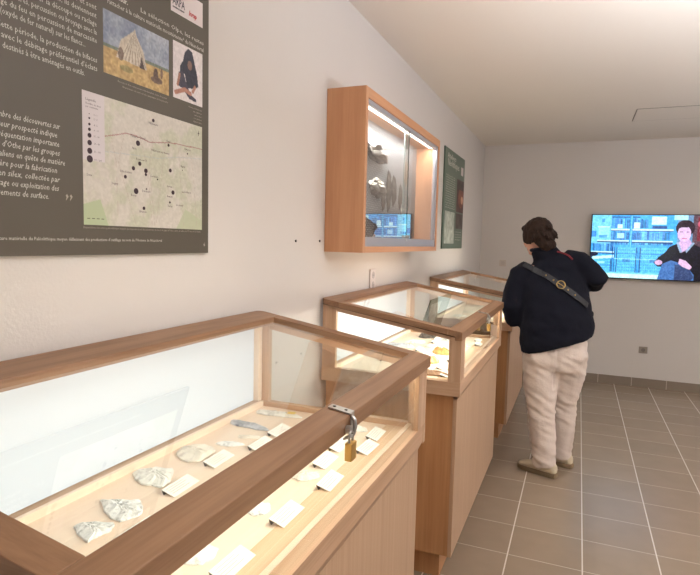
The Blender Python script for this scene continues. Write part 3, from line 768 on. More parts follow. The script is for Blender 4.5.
# tent picture
pc = Pic(3.1, 2.0, 120, 78, (150, 160, 178))
nz = vnoise(78, 120, 22, 3, 4); nz2 = vnoise(78, 120, 5, 4, 3)
pc.a = np.array([104, 116, 142])*(1-nz[..., None])+np.array([196, 200, 206])*nz[..., None]
pc.rect(0, 1.05, 3.1, 1.2, (104, 116, 92), .8)
gm = (pc.Vv > 1.15); g_ = np.array([160, 128, 84])*(1-nz2[..., None])+np.array([214, 186, 128])*nz2[..., None]
pc.a = np.where(gm[..., None], g_, pc.a)
pc.poly([(.55, 1.35), (.75, .75), (1.25, .35), (1.4, .2), (1.45, .38), (1.8, .85), (1.95, 1.4)], (196, 184, 166))
for i in range(16):
    x = .7+i*.08; pc.line([(1.35, .3), (x, 1.35)], .03, (126, 112, 96) if i % 2 else (220, 212, 196), .6)
pc.poly([(1.6, 1.4), (1.7, 1.0), (1.85, 1.4)], (80, 66, 60)); pc.ell(.75, 1.2, .12, .22, (104, 84, 72), .8)
pc.ell(2.4, 1.45, .12, .25, (96, 76, 66)); pc.ell(2.45, 1.6, .3, .12, (110, 88, 74)); pc.ell(2.7, 1.3, .06, .2, (120, 96, 80)); pc.ell(1.0, 1.62, .3, .1, (130, 128, 84), .6)
pc.a += (vnoise(78, 120, 2.5, 9, 1)-.5)[..., None]*34
pc.panel('tent_picture', (XT, LY_(1.04), LZ_(2.043)), (0, 1, 0), (0, 0, -1), .228, .148, M_PIC, P)
# seated figure picture
pf = Pic(1.3, 1.55, 70, 84, (222, 214, 214))
pf.poly([(.3, .62), (.42, .45), (.5, .2), (.65, .05), (.82, .1), (.92, .35), (1.05, .7), (1.1, 1.0), (.95, 1.1), (.6, 1.15), (.5, .8), (.3, .8)], (44, 46, 62))
pf.poly([(.25, .8), (.42, .7), (.55, 1.0), (.75, 1.3), (1.0, 1.38), (1.0, 1.46), (.7, 1.44), (.4, 1.2), (.18, 1.18)], (60, 58, 74))
pf.ell(.72, .5, .1, .13, (130, 100, 90)); pf.line([(.28, .85), (.2, 1.15)], .09, (168, 120, 102)); pf.line([(.12, 1.38), (.5, 1.22), (.75, 1.28)], .12, (176, 124, 106)); pf.line([(.95, 1.05), (.85, 1.2)], .1, (176, 124, 106))
pf.a += (vnoise(84, 70, 3, 12, 2)-.5)[..., None]*30
pf.panel('seated_figure_picture', (XT, LY_(1.288), LZ_(2.052)), (0, 1, 0), (0, 0, -1), .130, .155, M_PIC, P)
# logos
MB().box((PX, LY_(1.28), LZ_(2.129)), (PX+.0006, LY_(1.42), LZ_(2.200)), simple('logo_white', (222, 212, 212), .5)).build('logo_plate', P)
text_lines('logo_text', [("ARPA", LY_(1.286), LZ_(2.150), .030, .052, 'L', False), ("Association de recherche", LY_(1.286), LZ_(2.141), .006, .05, 'L', False)], simple('logo_grey', (84, 78, 86), .6), P, XT+.0006, .0006)
text_lines('red_logo_text', [("Inrap", LY_(1.356), LZ_(2.143), .020, .036, 'L', True)], simple('logo_red', (196, 50, 56), .6), P, XT+.0006, .0006)
# map
mp = Pic(.438, .308, 220, 155, (206, 200, 190))
n1 = vnoise(155, 220, 30, 21, 4); n2 = vnoise(155, 220, 9, 22, 3); n3 = vnoise(155, 220, 3, 24, 2)
m1 = np.clip((n1-.5)*8, 0, 1)[..., None]; mp.a = mp.a*(1-m1*.75)+np.array([190, 192, 168])*m1*.75
m2_ = np.clip(1-np.abs(n2-.5)*22, 0, 1)[..., None]; mp.a = mp.a*(1-m2_*.3)+np.array([228, 222, 214])*m2_*.3
mp.a += (n3-.5)[..., None]*18
mp.poly([(0, .26), (.05, .245), (.075, .308), (0, .308)], (180, 192, 156)); mp.poly([(.32, .308), (.36, .25), (.438, .28), (.438, .308)], (184, 192, 160), .8)
mp.line([(.066, .094), (.11, .082), (.135, .074), (.18, .076), (.216, .083), (.30, .07), (.438, .066)], .0022, (160, 96, 100), .8)
mp.line([(.066, .13), (.15, .125), (.25, .12), (.33, .105), (.438, .095)], .0018, (170, 182, 192), .5)
for i in range(7):
    rr = random.Random(i); x = .08+.05*i; mp.line([(x, .07), (x+rr.uniform(-.03, .03), .15), (x+rr.uniform(-.05, .05), .3)], .0012, (186, 170, 158), .7)
mp.rect(0, 0, .066, .157, (214, 206, 208))
mp.panel('site_map', (XT, LY_(.975), LZ_(1.836)), (0, 1, 0), (0, 0, -1), .438, .308, M_PIC, P)
dots = [(1.208, 1.813, 6), (1.151, 1.743, 9), (1.268, 1.757, 5), (1.35, 1.746, 3), (1.157, 1.691, 7), (1.134, 1.676, 7), (1.179, 1.675, 8), (1.179, 1.665, 5), (1.275, 1.688, 7), (1.327, 1.695, 2), (1.106, 1.651, 6), (1.223, 1.657, 3), (1.181, 1.627, 3), (1.143, 1.618, 10), (1.286, 1.627, 8), (1.273, 1.598, 4), (1.171, 1.575, 6), (.995, 1.785, 1), (.995, 1.775, 3), (.995, 1.761, 4), (.995, 1.749, 5), (.995, 1.735, 7), (.995, 1.718, 8), (.995, 1.699, 9), (.995, 1.68, 11)]
dm = MB()
for y, z, d in dots: dm.cyl((XT, LY_(y), LZ_(z)), (XT+.0006, LY_(y), LZ_(z)), max(.0012, d*.00078), M_BLK, 14)
for a in range(4): dm.box((XT, LY_(.985)+a*.014, LZ_(1.539)), (XT+.0005, LY_(.985)+a*.014+(.008), LZ_(1.5405)), M_BLK)
y, z = LY_(1.401), LZ_(1.814)
dm.prism([(y-.0015, z), (y, z-.008), (y+.0015, z), (y, z+.008)], 'x', XT, XT+.0005, M_BLK).prism([(y-.006, z), (y, z-.0012), (y+.006, z), (y, z+.0012)], 'x', XT, XT+.0005, M_BLK)
dm.build('map_dots', P)
towns = [("Villeneuve", 1.19, 1.801, 'L'), ("Malay-le-Grand", 1.125, 1.756, 'L'), ("Theil", 1.258, 1.765, 'L'), ("Villemaur-sur-Vanne", 1.20, 1.731, 'L'), ("Vulaines", 1.335, 1.755, 'L'), ("Noé", 1.13, 1.725, 'L'), ("Pont-sur-V.", 1.145, 1.699, 'L'), ("Villechétive", 1.088, 1.661, 'L'), ("Cerisiers", 1.195, 1.661, 'L'), ("Arces", 1.262, 1.640, 'L'),
         ("Dixmont", 1.165, 1.618, 'L'), ("Bussy", 1.125, 1.604, 'L'), ("Bœurs", 1.262, 1.612, 'L'), ("Sormery", 1.30, 1.59, 'L'), ("Turny", 1.263, 1.585, 'L'), ("Brienon", 1.155, 1.563, 'L'), ("Sens", .985, 1.64, 'L'), ("Joigny", 1.06, 1.628, 'L'), ("Saint-Mards", 1.325, 1.63, 'L'), ("Rigny", 1.32, 1.703, 'L')]
text_lines('map_names', [(t, LY_(y), LZ_(z), .0085, None, 'L', False) for t, y, z, _ in towns]
           + [("Légende", LY_(.985), LZ_(1.815), .009, None, 'L', False), ("Nombre de sites", LY_(.985), LZ_(1.806), .0065, None, 'L', False), ("par commune", LY_(.985), LZ_(1.799), .0065, None, 'L', False)]
           + [(t, LY_(1.008), LZ_(z), .006, None, 'L', False) for t, z in (("0 - 1", 1.783), ("2 - 3", 1.773), ("4 - 5", 1.759), ("6 - 10", 1.747), ("11 - 20", 1.733), ("21 - 30", 1.716), ("31 - 100", 1.697), ("101 - 200", 1.678))], M_BLK, P, XT+.0004)

# green panel
Q = tag(empty('info_panel', (0, 4.615, 1.456)), 'green information panel beyond the wall cabinet with a photo and a pale plan', 'poster')
MB().box((.002, 0, 0), (.012, .85, .855), M_PGREEN, .0008).build('board', Q)
text_lines('title_text', [("Ateliers", .10, .778, .062, .34, 'L', False), ("Néolithiques", .12, .716, .085, .47, 'L', False)], M_TXT, Q, .0124, .001)
bt = []
words = "silex taille gisement atelier nucléus lame éclat minière puits hache foyer sol niveau roche matière outil bloc cortex geste fouille".split()
rr = random.Random(5)
for i in range(15): bt.append((' '.join(rr.choice(words) for _ in range(5)), .07, .625-.0195*i, .017, .37, 'L', False))
for i in range(4): bt.append((' '.join(rr.choice(words) for _ in range(4)), .50, .15-.024*i, .015, .28, 'L', False))
text_lines('printed_text', bt, M_TXT, Q, .0124)
MB().box((.012, .68, .69), (.0126, .78, .765), simple('logo_plate_pink', (216, 204, 204), .5)).build('logo_plate', Q)
q2 = Pic(1, 1, 40, 60, (84, 50, 44)); q2.ell(.6, .55, .4, .3, (150, 84, 62), .8); q2.ell(.75, .6, .15, .12, (226, 178, 140), .9); q2.rect(0, 0, 1, .3, (66, 46, 46), .7)
q2.a += (vnoise(60, 40, 9, 31, 3)-.5)[..., None]*60
q2.panel('photograph', (.0124, .52, .64), (0, 1, 0), (0, 0, -1), .325, .30, M_PIC, Q)
q3 = Pic(1, 1, 60, 50, (182, 190, 180)); q3.a += (vnoise(50, 60, 6, 33, 3)-.5)[..., None]*70
q3.panel('plan', (.0124, .065, .325), (0, 1, 0), (0, 0, -1), .39, .28, M_PIC, Q)
q4 = Pic(1, 1, 30, 20, (80, 66, 60)); q4.a += (vnoise(20, 30, 6, 35, 3)-.5)[..., None]*60
q4.panel('small_photograph', (.0124, .52, .325), (0, 1, 0), (0, 0, -1), .325, .14, M_PIC, Q)

# ================================================================= WALL FITTINGS
M_PLAST = simple('white_plastic', (226, 216, 212), .4)
s = tag(empty('wall_socket', (0, 2.952, 1.284)), 'white double socket on the left wall above the middle display case', 'socket')
MB().box((.001, -.042, -.062), (.011, .042, .062), M_PLAST, .003).build('plate', s)
k = MB()
for zz in (-.028, .028):
    k.cyl((.0105, 0, zz), (.0125, 0, zz), .020, simple('socket_recess', (196, 186, 184), .5), 20)
    for yy in (-.008, .008): k.cyl((.012, yy, zz), (.0132, yy, zz), .0026, M_SCREW, 8)
k.build('outlet_face', s)
s = tag(empty('wall_switch', (.262, RY1, 1.289)), 'small pale switch on the back wall above the farthest case', 'switch')
MB().box((-.038, -.010, -.038), (.038, -.001, .038), simple('pale_plate', (206, 194, 184), .5), .003).build('plate', s)
MB().box((-.022, -.013, -.022), (.022, -.0102, .022), simple('pale_rocker', (196, 184, 176), .5), .002).build('rocker', s)
s = tag(empty('wall_socket', (1.778, RY1, .404)), 'grey socket low on the back wall under the screen', 'socket')
MB().box((-.042, -.010, -.036), (.042, -.001, .036), simple('grey_plate', (150, 140, 130), .5), .003).build('plate', s)
MB().cyl((0, -.0102, 0), (0, -.0125, 0), .021, simple('grey_recess', (120, 112, 104), .5), 20).build('outlet_face', s)
for y, z, lb in ((2.256, 1.498, 'screw in the left wall just left of the wall cabinet'), (2.029, 1.496, 'screw in the left wall between the taupe panel and the wall cabinet')):
    tag(MB().cyl((.0005, y, z), (.004, y, z), .003, M_SCREW, 10).cyl((.003, y, z), (.0055, y, z), .0055, M_SCREW, 12).build('wall_screw'), lb, 'screw', 'screws in the left wall')

# ================================================================= SCREEN
tv = tag(empty('television', (1.19, RY1-.012, 1.165)), 'flat wall screen showing a person seated before blue shelves of boxes', 'television')
TW, TH = 1.222, .693
M_TVB = simple('tv_black', (22, 22, 28), .35)
fr = MB()
fr.box((0, -.045, 0), (TW, -.002, TH), M_TVB, .003)
fr.build('housing', tv)
rim = MB()
for lo, hi in (((0, -.050, 0), (TW, -.0452, .013)), ((0, -.050, TH-.009), (TW, -.0452, TH)), ((0, -.050, .013), (.009, -.0452, TH-.009)), ((TW-.009, -.050, .013), (TW, -.0452, TH-.009))): rim.box(lo, hi, M_TVB)
rim.build('bezel', tv)
sc = Pic(124, 66, 300, 160, (70, 168, 234))       # u: 0..124, v: 0..66
rr = random.Random(3)
sc.a += (vnoise(160, 300, 16, 41, 3)-.5)[..., None]*26
CY, MID, DK, LT = (120, 206, 250), (52, 128, 206), (22, 52, 110), (170, 232, 255)
# three shelf rows above the crates
for v0, v1, u0, u1 in ((2, 14, 20, 34), (3, 14, 35, 48), (3, 13.5, 44, 56), (16, 26, 20, 34), (16.5, 25.5, 35, 78), (27, 38, 2, 24), (27, 31, 24, 80)):
    u = u0
    while u < u1-1:
        w = rr.uniform(1.2, 3.4); q_ = rr.uniform(-48, 26); c = [x+q_+rr.uniform(-9, 9) for x in (80, 160, 224)]
        sc.rect(u, v0+rr.uniform(0, 2.4), min(u+w, u1), v1, c); sc.rect(u, v0+2, u+.35, v1, DK, .6); u += w
sc.rect(0, 0, 20, 30, (128, 208, 236), .8)
sc.rect(0, 17, 5, 23, MID, .9); sc.rect(10, 4, 13, 8, MID, .6); sc.rect(6, 12, 18, 13, (220, 250, 255), .7)
sc.rect(7, 13, 18, 24, LT, .5); sc.rect(8, 21, 16, 24, MID, .6)
for v, u0, u1 in ((14.6, 20, 80), (26.2, 6, 80), (38.5, 0, 24)): sc.rect(u0, v, u1, v+1.3, (196, 234, 246)); sc.rect(u0, v+1.3, u1, v+2.5, DK, .85)
sc.rect(20, 1.6, 48, 2.8, DK, .7); sc.rect(38, 1, 41, 33, (30, 150, 206)); sc.rect(39.4, 1, 40, 33, (176, 236, 250), .6)
sc.rect(59, 1.5, 73, 10, (196, 240, 244)); sc.rect(60, 11, 74, 14, DK, .75); sc.rect(80, .8, 93, 5, (170, 230, 242)); sc.rect(42, 8, 48, 14, (210, 244, 250))
sc.rect(26, 10, 31, 14, (196, 240, 250)); sc.rect(26, 19, 33, 24.5, (190, 234, 250), .8); sc.rect(60, 27.5, 80, 29.3, DK, .6)
sc.poly([(0, 39), (8, 39.5), (8, 42), (0, 46)], (22, 34, 64)); sc.poly([(2, 44), (24, 42), (24, 45), (2, 47)], (190, 236, 246)); sc.rect(12, 39.6, 24, 41, DK, .8)
# perforated crates
for u0, u1, v0 in ((27, 46, 34), (50, 76, 34), (1, 21, 47)):
    sc.rect(u0, v0, u1, 60, (92, 186, 240)); sc.line([(u0, v0), (u0, 60)], .8, DK); sc.line([(u1, v0), (u1, 60)], .8, DK); sc.rect(u0, v0+6, u1, v0+6.8, MID, .8)
    for i in range(int((u1-u0)/2.2)):
        for j in range(int((60-v0-2)/3)): sc.rect(u0+1+i*2.2, v0+2+j*3, u0+2.2+i*2.2, v0+3.2+j*3, MID, .55)
    mu = (u0+u1)/2; sc.rect(mu-4, v0+12, mu+4, v0+15, (60, 120, 176), .7) if v0 < 40 else sc.rect(mu-4, v0+2, mu+4, v0+4, LT, .8)
for u in (22, 24, 47, 48.6): sc.rect(u, 33, u+.7, 60, DK, .7)
sc.rect(0, 60, 84, 66, (196, 238, 238)); sc.rect(0, 60, 84, 61.4, (120, 200, 226)); sc.rect(24, 45.5, 76, 46.2, (190, 236, 246), .6)
# seated person on the screen
sc.rect(92, 0, 124, 66, (92, 70, 82)); sc.rect(84, 0, 98, 30, (104, 140, 176)); sc.rect(80, 0, 93, 5, (170, 230, 242))
sc.rect(102, 2, 110, 26, (120, 44, 60)); sc.ell(106, 9, 4, 3.4, (190, 90, 110)); sc.rect(104, 14, 109, 17, (206, 150, 170)); sc.rect(112, 2, 120, 40, (130, 60, 74)); sc.rect(110, 30, 124, 66, (52, 70, 110))
sc.U = sc.U+4.5
sc.poly([(82, 32), (90, 28), (104, 29), (114, 34), (118, 60), (114, 66), (92, 66), (84, 52), (72, 53), (68, 49), (72, 43), (78, 38)], (14, 12, 32))
sc.poly([(76, 50), (84, 46), (98, 50), (106, 60), (106, 66), (72, 66)], (70, 112, 170)); sc.poly([(88, 50), (100, 52), (106, 62), (104, 66), (88, 66)], (54, 72, 112))
sc.ell(72.5, 48.5, 3.6, 2.6, (206, 170, 204)); sc.poly([(92, 44), (98, 46), (104, 52), (102, 55), (95, 52), (91, 49)], (210, 174, 206))
sc.poly([(90, 29), (93, 38), (98, 35), (103, 29), (100, 24), (92, 24)], (200, 168, 208)); sc.poly([(88, 28), (90, 27), (94, 37), (92, 38)], (146, 168, 196)); sc.poly([(105, 28), (103, 27), (97, 36), (98, 38)], (146, 168, 196))
sc.ell(95.5, 13, 8.8, 8.2, (44, 22, 40)); sc.ell(94.8, 18.6, 6.2, 8, (214, 182, 222)); sc.poly([(88, 14), (90, 9), (99, 8), (103, 14), (100, 12), (92, 12.5)], (44, 22, 40))
sc.rect(90.5, 16.6, 93.5, 17.5, (90, 50, 80), .8); sc.rect(96.5, 16.6, 99.5, 17.5, (90, 50, 80), .8); sc.rect(93, 23, 97.4, 23.9, (186, 96, 130), .8); sc.rect(94.4, 18, 95.4, 21.2, (206, 170, 210), .7)
sc.U = sc.U-4.5
sc.a += (vnoise(160, 300, 3, 44, 2)-.5)[..., None]*46
sc.a = (sc.a-110)*1.08+104
M_SCR = attr_mat('lit_screen', TV_GAIN)
sc.panel('screen', (.009, -.0462, TH-.009), (1, 0, 0), (0, 0, -1), TW-.018, TH-.022, M_SCR, tv)

# ================================================================= THE VISITOR
def remeshed(mb, name, voxel, mat, parent, smooth=3, disp=None):
    tmp = mb.build('tmp_shape')
    m = tmp.modifiers.new('r', 'REMESH'); m.mode = 'VOXEL'; m.voxel_size = voxel; m.adaptivity = 0
    sm = tmp.modifiers.new('s', 'SMOOTH'); sm.factor = .5; sm.iterations = smooth
    bpy.context.view_layer.update()
    me = bpy.data.meshes.new_from_object(tmp.evaluated_get(bpy.context.evaluated_depsgraph_get()))
    bpy.data.objects.remove(tmp)
    me.name = name
    if disp:
        nrm = [v.normal.copy() for v in me.vertices]
        for v, n in zip(me.vertices, nrm): v.co = v.co + n*disp(v.co, n)
    for p in me.polygons: p.use_smooth = True
    me.materials.clear(); me.materials.append(mat)
    return link(name, me, parent)
M_SKIN = simple('skin', (214, 160, 136), .55)
M_NAVY = simple('navy_wool', (15, 17, 30), .9, noise=.15, scale=60, bump=.25, bscale=160, spec=.25)
M_TROU = simple('stone_cotton', (222, 208, 198), .85, noise=.04, scale=12, bump=.2, bscale=90, spec=.2)
M_HAIR = simple('brown_hair', (48, 34, 27), .75, noise=.45, scale=55, bump=.6, bscale=90, spec=.2)
M_SHOE = simple('shoe_canvas', (208, 194, 168), .8, bump=.2, bscale=200)
M_SOLE = simple('shoe_sole', (132, 112, 86), .7)
M_RUB = simple('shoe_rubber', (206, 196, 176), .6)
M_LEATH = simple('black_leather', (18, 18, 26), .45, bump=.15, bscale=150)
M_GOLD = simple('antique_gold', (176, 148, 92), .35, .9)
M_RED = simple('dark_red_cloth', (130, 30, 44), .7)
PB = (1.0, 3.88, 0)
who = tag(empty('person', PB), 'person seen from behind in navy jacket and beige trousers, standing at the farthest case', 'person')
def W_(x, y, z): return V((x-PB[0], y-PB[1], z))
F3 = V((-.35, .937, 0)); R3 = V((.937, .35, 0)); UP = V((0, 0, 1))
# --- limb landmarks
hipL, kneeL, ankL = W_(.885, 3.83, .80), W_(.908, 3.80, .44), W_(.952, 3.775, .07)
hipR, kneeR, ankR = W_(1.06, 3.93, .80), W_(1.045, 3.965, .46), W_(1.045, 3.99, .07)
shL, elL, wrL = W_(.735, 3.90, 1.33), W_(.69, 3.83, 1.03), W_(.80, 4.05, 1.07)
shR, elR, wrR = W_(1.09, 4.01, 1.42), W_(1.195, 3.95, 1.283), W_(1.03, 4.12, 1.25)
neck0, headc = W_(.890, 3.965, 1.42), W_(.812, 3.955, 1.562)
Fh = V((-.66, .66, -.36)).normalized(); Rh = Fh.cross(UP).normalized(); Uh = Rh.cross(Fh).normalized()
def HP(f, r, u): return headc + Fh*f + Rh*r + Uh*u
hrot = Matrix((Rh, Fh, Uh)).transposed()
body = MB()
body.loft([(W_(.97, 3.89, .78), R3*.16, F3*.11), (W_(.965, 3.89, .95), R3*.165, F3*.12), (W_(.95, 3.91, 1.10), R3*.15, F3*.11), (W_(.93, 3.93, 1.25), R3*.17, F3*.11), (W_(.91, 3.95, 1.37), R3*.14, F3*.09)])
for h_, k_, a_ in ((hipL, kneeL, ankL), (hipR, kneeR, ankR)): body.tube([h_, (h_+k_)/2, k_, (k_*.6+a_*.4), a_, a_-V((0, 0, .03))], [.095, .085, .06, .055, .038, .035])
body.tube([neck0-V((0, 0, .04)), (neck0+headc)/2+V((0, 0, .0)), headc], [.062, .055, .05])
for s_, e_, w_ in ((shL, elL, wrL), (shR, elR, wrR)): body.tube([s_, (s_+e_)/2, e_, (e_+w_)/2, w_], [.045, .036, .026, .024, .020])
body.ball(HP(-.012, 0, .022), (.074, .092, .088), rot=hrot); body.ball(HP(.03, 0, -.03), (.056, .062, .078), rot=hrot)
body.ball(HP(.075, 0, -.088), (.024, .020, .020), rot=hrot); body.ball(HP(.088, 0, .022), (.04, .012, .012), rot=hrot)
body.tube([HP(.088, 0, .015), HP(.104, 0, -.008), HP(.116, 0, -.026), HP(.094, 0, -.036)], [.009, .010, .013, .010])
body.tube([HP(.088, -.022, -.058), HP(.097, 0, -.056), HP(.088, .022, -.058)], .007); body.tube([HP(.086, -.018, -.067), HP(.094, 0, -.067), HP(.086, .018, -.067)], .006)
for sg in (-1, 1):
    body.ball(HP(-.008, sg*.078, -.010), (.010, .020, .032), rot=hrot); body.ball(HP(.062, sg*.042, -.028), (.02, .02, .018), rot=hrot)
def hand(wr, d, nrm, thumb_side, curl):
    d = d.normalized(); nrm = (nrm-d*nrm.dot(d)).normalized(); sd = d.cross(nrm)*thumb_side
    body.loft([(wr, sd*.026, nrm*.018), (wr+d*.03, sd*.034, nrm*.017), (wr+d*.085, sd*.040, nrm*.014), (wr+d*.095, sd*.036, nrm*.010)], n=16)
    for off, ln_ in ((.029, .072), (.010, .080), (-.010, .074), (-.028, .058)):
        p0 = wr+d*.082+sd*off; pts = [p0]; dd = d.copy(); ang = curl
        for q_ in (.45, .32, .23):
            dd = (dd*math.cos(ang)+(-nrm)*math.sin(ang)).normalized(); nn = dd
            pts.append(pts[-1]+dd*ln_*q_)
        body.tube(pts, [.0095, .0092, .0085, .0072], n=10)
    t0 = wr+d*.02+sd*.026; body.tube([t0, t0+(d*.5+sd*.8).normalized()*.035, t0+(d*.5+sd*.8).normalized()*.035+(d*.85+sd*.35-nrm*.3).normalized()*.045], [.013, .011, .0085], n=10)
hand(wrL, V((.15, .95, -.15)), UP, 1, .35)
hand(wrR, V((-.75, .55, .1)), V((.3, .6, .6)), -1, .45)
for a_, dr in ((ankL, V((-.92, .38, 0))), (ankR, V((-.92, .38, 0)))):
    dr = dr.normalized(); sd = V((-dr.y, dr.x, 0)); g0 = V((a_.x, a_.y, 0))
    body.loft([(g0-dr*.055+UP*.042, sd*.025, UP*.024), (g0+UP*.048, sd*.030, UP*.034), (g0+dr*.08+UP*.038, sd*.034, UP*.024), (g0+dr*.15+UP*.030, sd*.034, UP*.014), (g0+dr*.175+UP*.028, sd*.022, UP*.008)], n=16)
remeshed(body, 'body', .0065, M_SKIN, who, 2)
ey = MB()
for sg in (-1, 1): ey.ball(HP(.076, sg*.030, .004), .0125, simple('eye_white', (232, 228, 222), .2) if sg < 0 else ey.mats[0], sub=2)
for sg in (-1, 1): ey.ball(HP(.0865, sg*.030, .003), .0045, simple('iris', (60, 44, 34), .2) if sg < 0 else ey.mats[1], sub=2)
ey.build('eyes', who, True)
# --- trousers
tr = MB()
tr.loft([(W_(.972, 3.885, .92), R3*.185+UP*.03, F3*.14), (W_(.972, 3.885, .84), R3*.20+UP*.01, F3*.155), (W_(.97, 3.878, .76), R3*.205, F3*.155), (W_(.97, 3.875, .69), R3*.185, F3*.135)])
tr.ball(W_(.895, 3.79, .77), (.10, .09, .10)); tr.ball(W_(1.055, 3.85, .79), (.105, .09, .10))
tr.tube([W_(.885, 3.845, .80), W_(.888, 3.83, .70), W_(.892, 3.82, .60), W_(.902, 3.81, .50), W_(.908, 3.80, .43), W_(.918, 3.792, .33), W_(.932, 3.784, .20), W_(.943, 3.778, .10), W_(.948, 3.776, .055)],
        [.118, .116, .108, .096, .089, .086, .079, .073, .070], n=20)
tr.tube([W_(1.063, 3.90, .80), W_(1.06, 3.91, .70), W_(1.053, 3.93, .60), W_(1.045, 3.945, .50), W_(1.042, 3.96, .43), W_(1.042, 3.965, .33), W_(1.042, 3.975, .20), W_(1.042, 3.985, .10), W_(1.042, 3.988, .06)],
        [.116, .112, .102, .09, .084, .082, .077, .071, .068], n=20)
def tdisp(c, n):
    z = c.z; d = 0
    # drag folds: slanted ripples, stronger behind the knees and at the hem
    k = math.exp(-((z-.44)/.10)**2)*1.0 + math.exp(-((z-.70)/.10)**2)*.55 + math.exp(-((z-.12)/.09)**2)*.6 + .22
    s_ = mnoise.noise(V((c.x*9, c.y*9, z*34+c.x*16)))
    d += s_*.012*k
    d += mnoise.noise(V((c.x*22, c.y*22, z*10)))*.004
    if z > .58:      # centre seam
        sx = (c-W_(.985, 3.75, z)); u = sx.dot(R3)
        if n.dot(F3) < 0: d -= .012*math.exp(-(u/.013)**2)
    return d
remeshed(tr, 'trousers', .009, M_TROU, who, 4, tdisp)
# --- jacket
jk = MB()
jk.loft([(W_(.975, 3.875, .852), R3*.222+UP*.068, F3*.170-UP*.012), (W_(.975, 3.878, .90), R3*.232+UP*.055, F3*.178), (W_(.968, 3.885, .99), R3*.232+UP*.03, F3*.175),
         (W_(.958, 3.90, 1.09), R3*.222+UP*.015, F3*.165), (W_(.945, 3.92, 1.20), R3*.215+UP*.02, F3*.155), (W_(.925, 3.94, 1.29), R3*.205+UP*.04, F3*.145),
         (W_(.915, 3.95, 1.37), R3*.165+UP*.05, F3*.120), (W_(.905, 3.96, 1.43), R3*.105+UP*.03, F3*.095)], n=28, power=2.3)
jk.tube([W_(.900, 3.955, 1.39), W_(.872, 3.955, 1.445), W_(.852, 3.955, 1.488)], [.098, .088, .078], n=20)
jk.tube([W_(.79, 3.92, 1.335), W_(.735, 3.90, 1.29), W_(.70, 3.875, 1.18), W_(.69, 3.85, 1.08), W_(.705, 3.86, 1.015), W_(.745, 3.94, 1.03), W_(.785, 4.02, 1.06)], [.085, .088, .080, .076, .074, .062, .050], n=18)
jk.tube([W_(1.00, 3.975, 1.39), W_(1.085, 3.985, 1.385), W_(1.155, 3.96, 1.33), W_(1.215, 3.935, 1.285), W_(1.19, 3.99, 1.262), W_(1.11, 4.07, 1.255), W_(1.05, 4.11, 1.25)], [.09, .088, .078, .064, .058, .052, .046], n=18)
jk.ball(W_(1.165, 3.97, 1.055), (.03, .03, .03))
def jdisp(c, n):
    z = c.z
    d = mnoise.noise(V((c.x*7, c.y*7, z*11)))*.008 + mnoise.noise(V((c.x*20+z*12, c.y*20, z*22)))*.0035
    return d
remeshed(jk, 'jacket', .010, M_NAVY, who, 4, jdisp)
# collar band
cb = MB()
cen = [W_(.856, 3.955, 1.482), W_(.866, 3.955, 1.500)]
pts = []
for i in range(24):
    t = 2*math.pi*i/24
    pts.append(cen[0]+R3*(.073*math.cos(t))+F3*(.068*math.sin(t))+UP*(.012*math.cos(t)))
cb.tube(pts, .013, n=10, closed=True)
cb.build('collar', who, True, M_NAVY)
# --- hair: short, brown, tapering at the nape
hr = MB()
hr.ball(HP(-.022, 0, .032), (.092, .104, .092), rot=hrot); hr.ball(HP(-.060, 0, -.020), (.078, .058, .085), rot=hrot)
hr.ball(HP(.055, 0, .078), (.058, .040, .030), rot=hrot)
hr.ball(HP(-.070, 0, -.078), (.062, .036, .050), rot=hrot); hr.ball(HP(-.078, .038, -.085), (.030, .026, .034), rot=hrot)
for sg in (-1, 1): hr.ball(HP(-.002, sg*.070, .004), (.024, .054, .060), rot=hrot)
hr.tube([HP(-.08, .02, -.06), HP(-.105, .03, -.095)], [.03, .012]); hr.tube([HP(-.08, -.02, -.07), HP(-.10, -.03, -.105)], [.03, .012])
rnd = random.Random(8)
for i in range(46):
    a_, b_ = rnd.uniform(0, 2*math.pi), rnd.uniform(-.5, 1.3)
    dr = (Rh*math.cos(a_)*math.cos(b_)+Fh*(-abs(math.sin(a_))*math.cos(b_))+Uh*math.sin(b_))
    p0 = HP(-.022, 0, .02)+Rh*dr.dot(Rh)*.080+Fh*dr.dot(Fh)*.095+Uh*dr.dot(Uh)*.085
    dn = (Uh*-1+dr*.25+Fh*-.2+Rh*rnd.uniform(-.3, .3)).normalized()
    hr.tube([p0, p0+dn*.03+dr*.004, p0+dn*.055+dr*.004], [.011, .010, .004], n=7)
def hdisp(c, n): return mnoise.noise(V((c.x*55, c.y*55, c.z*16)))*.006
remeshed(hr, 'hair', .0055, M_HAIR, who, 2, hdisp)
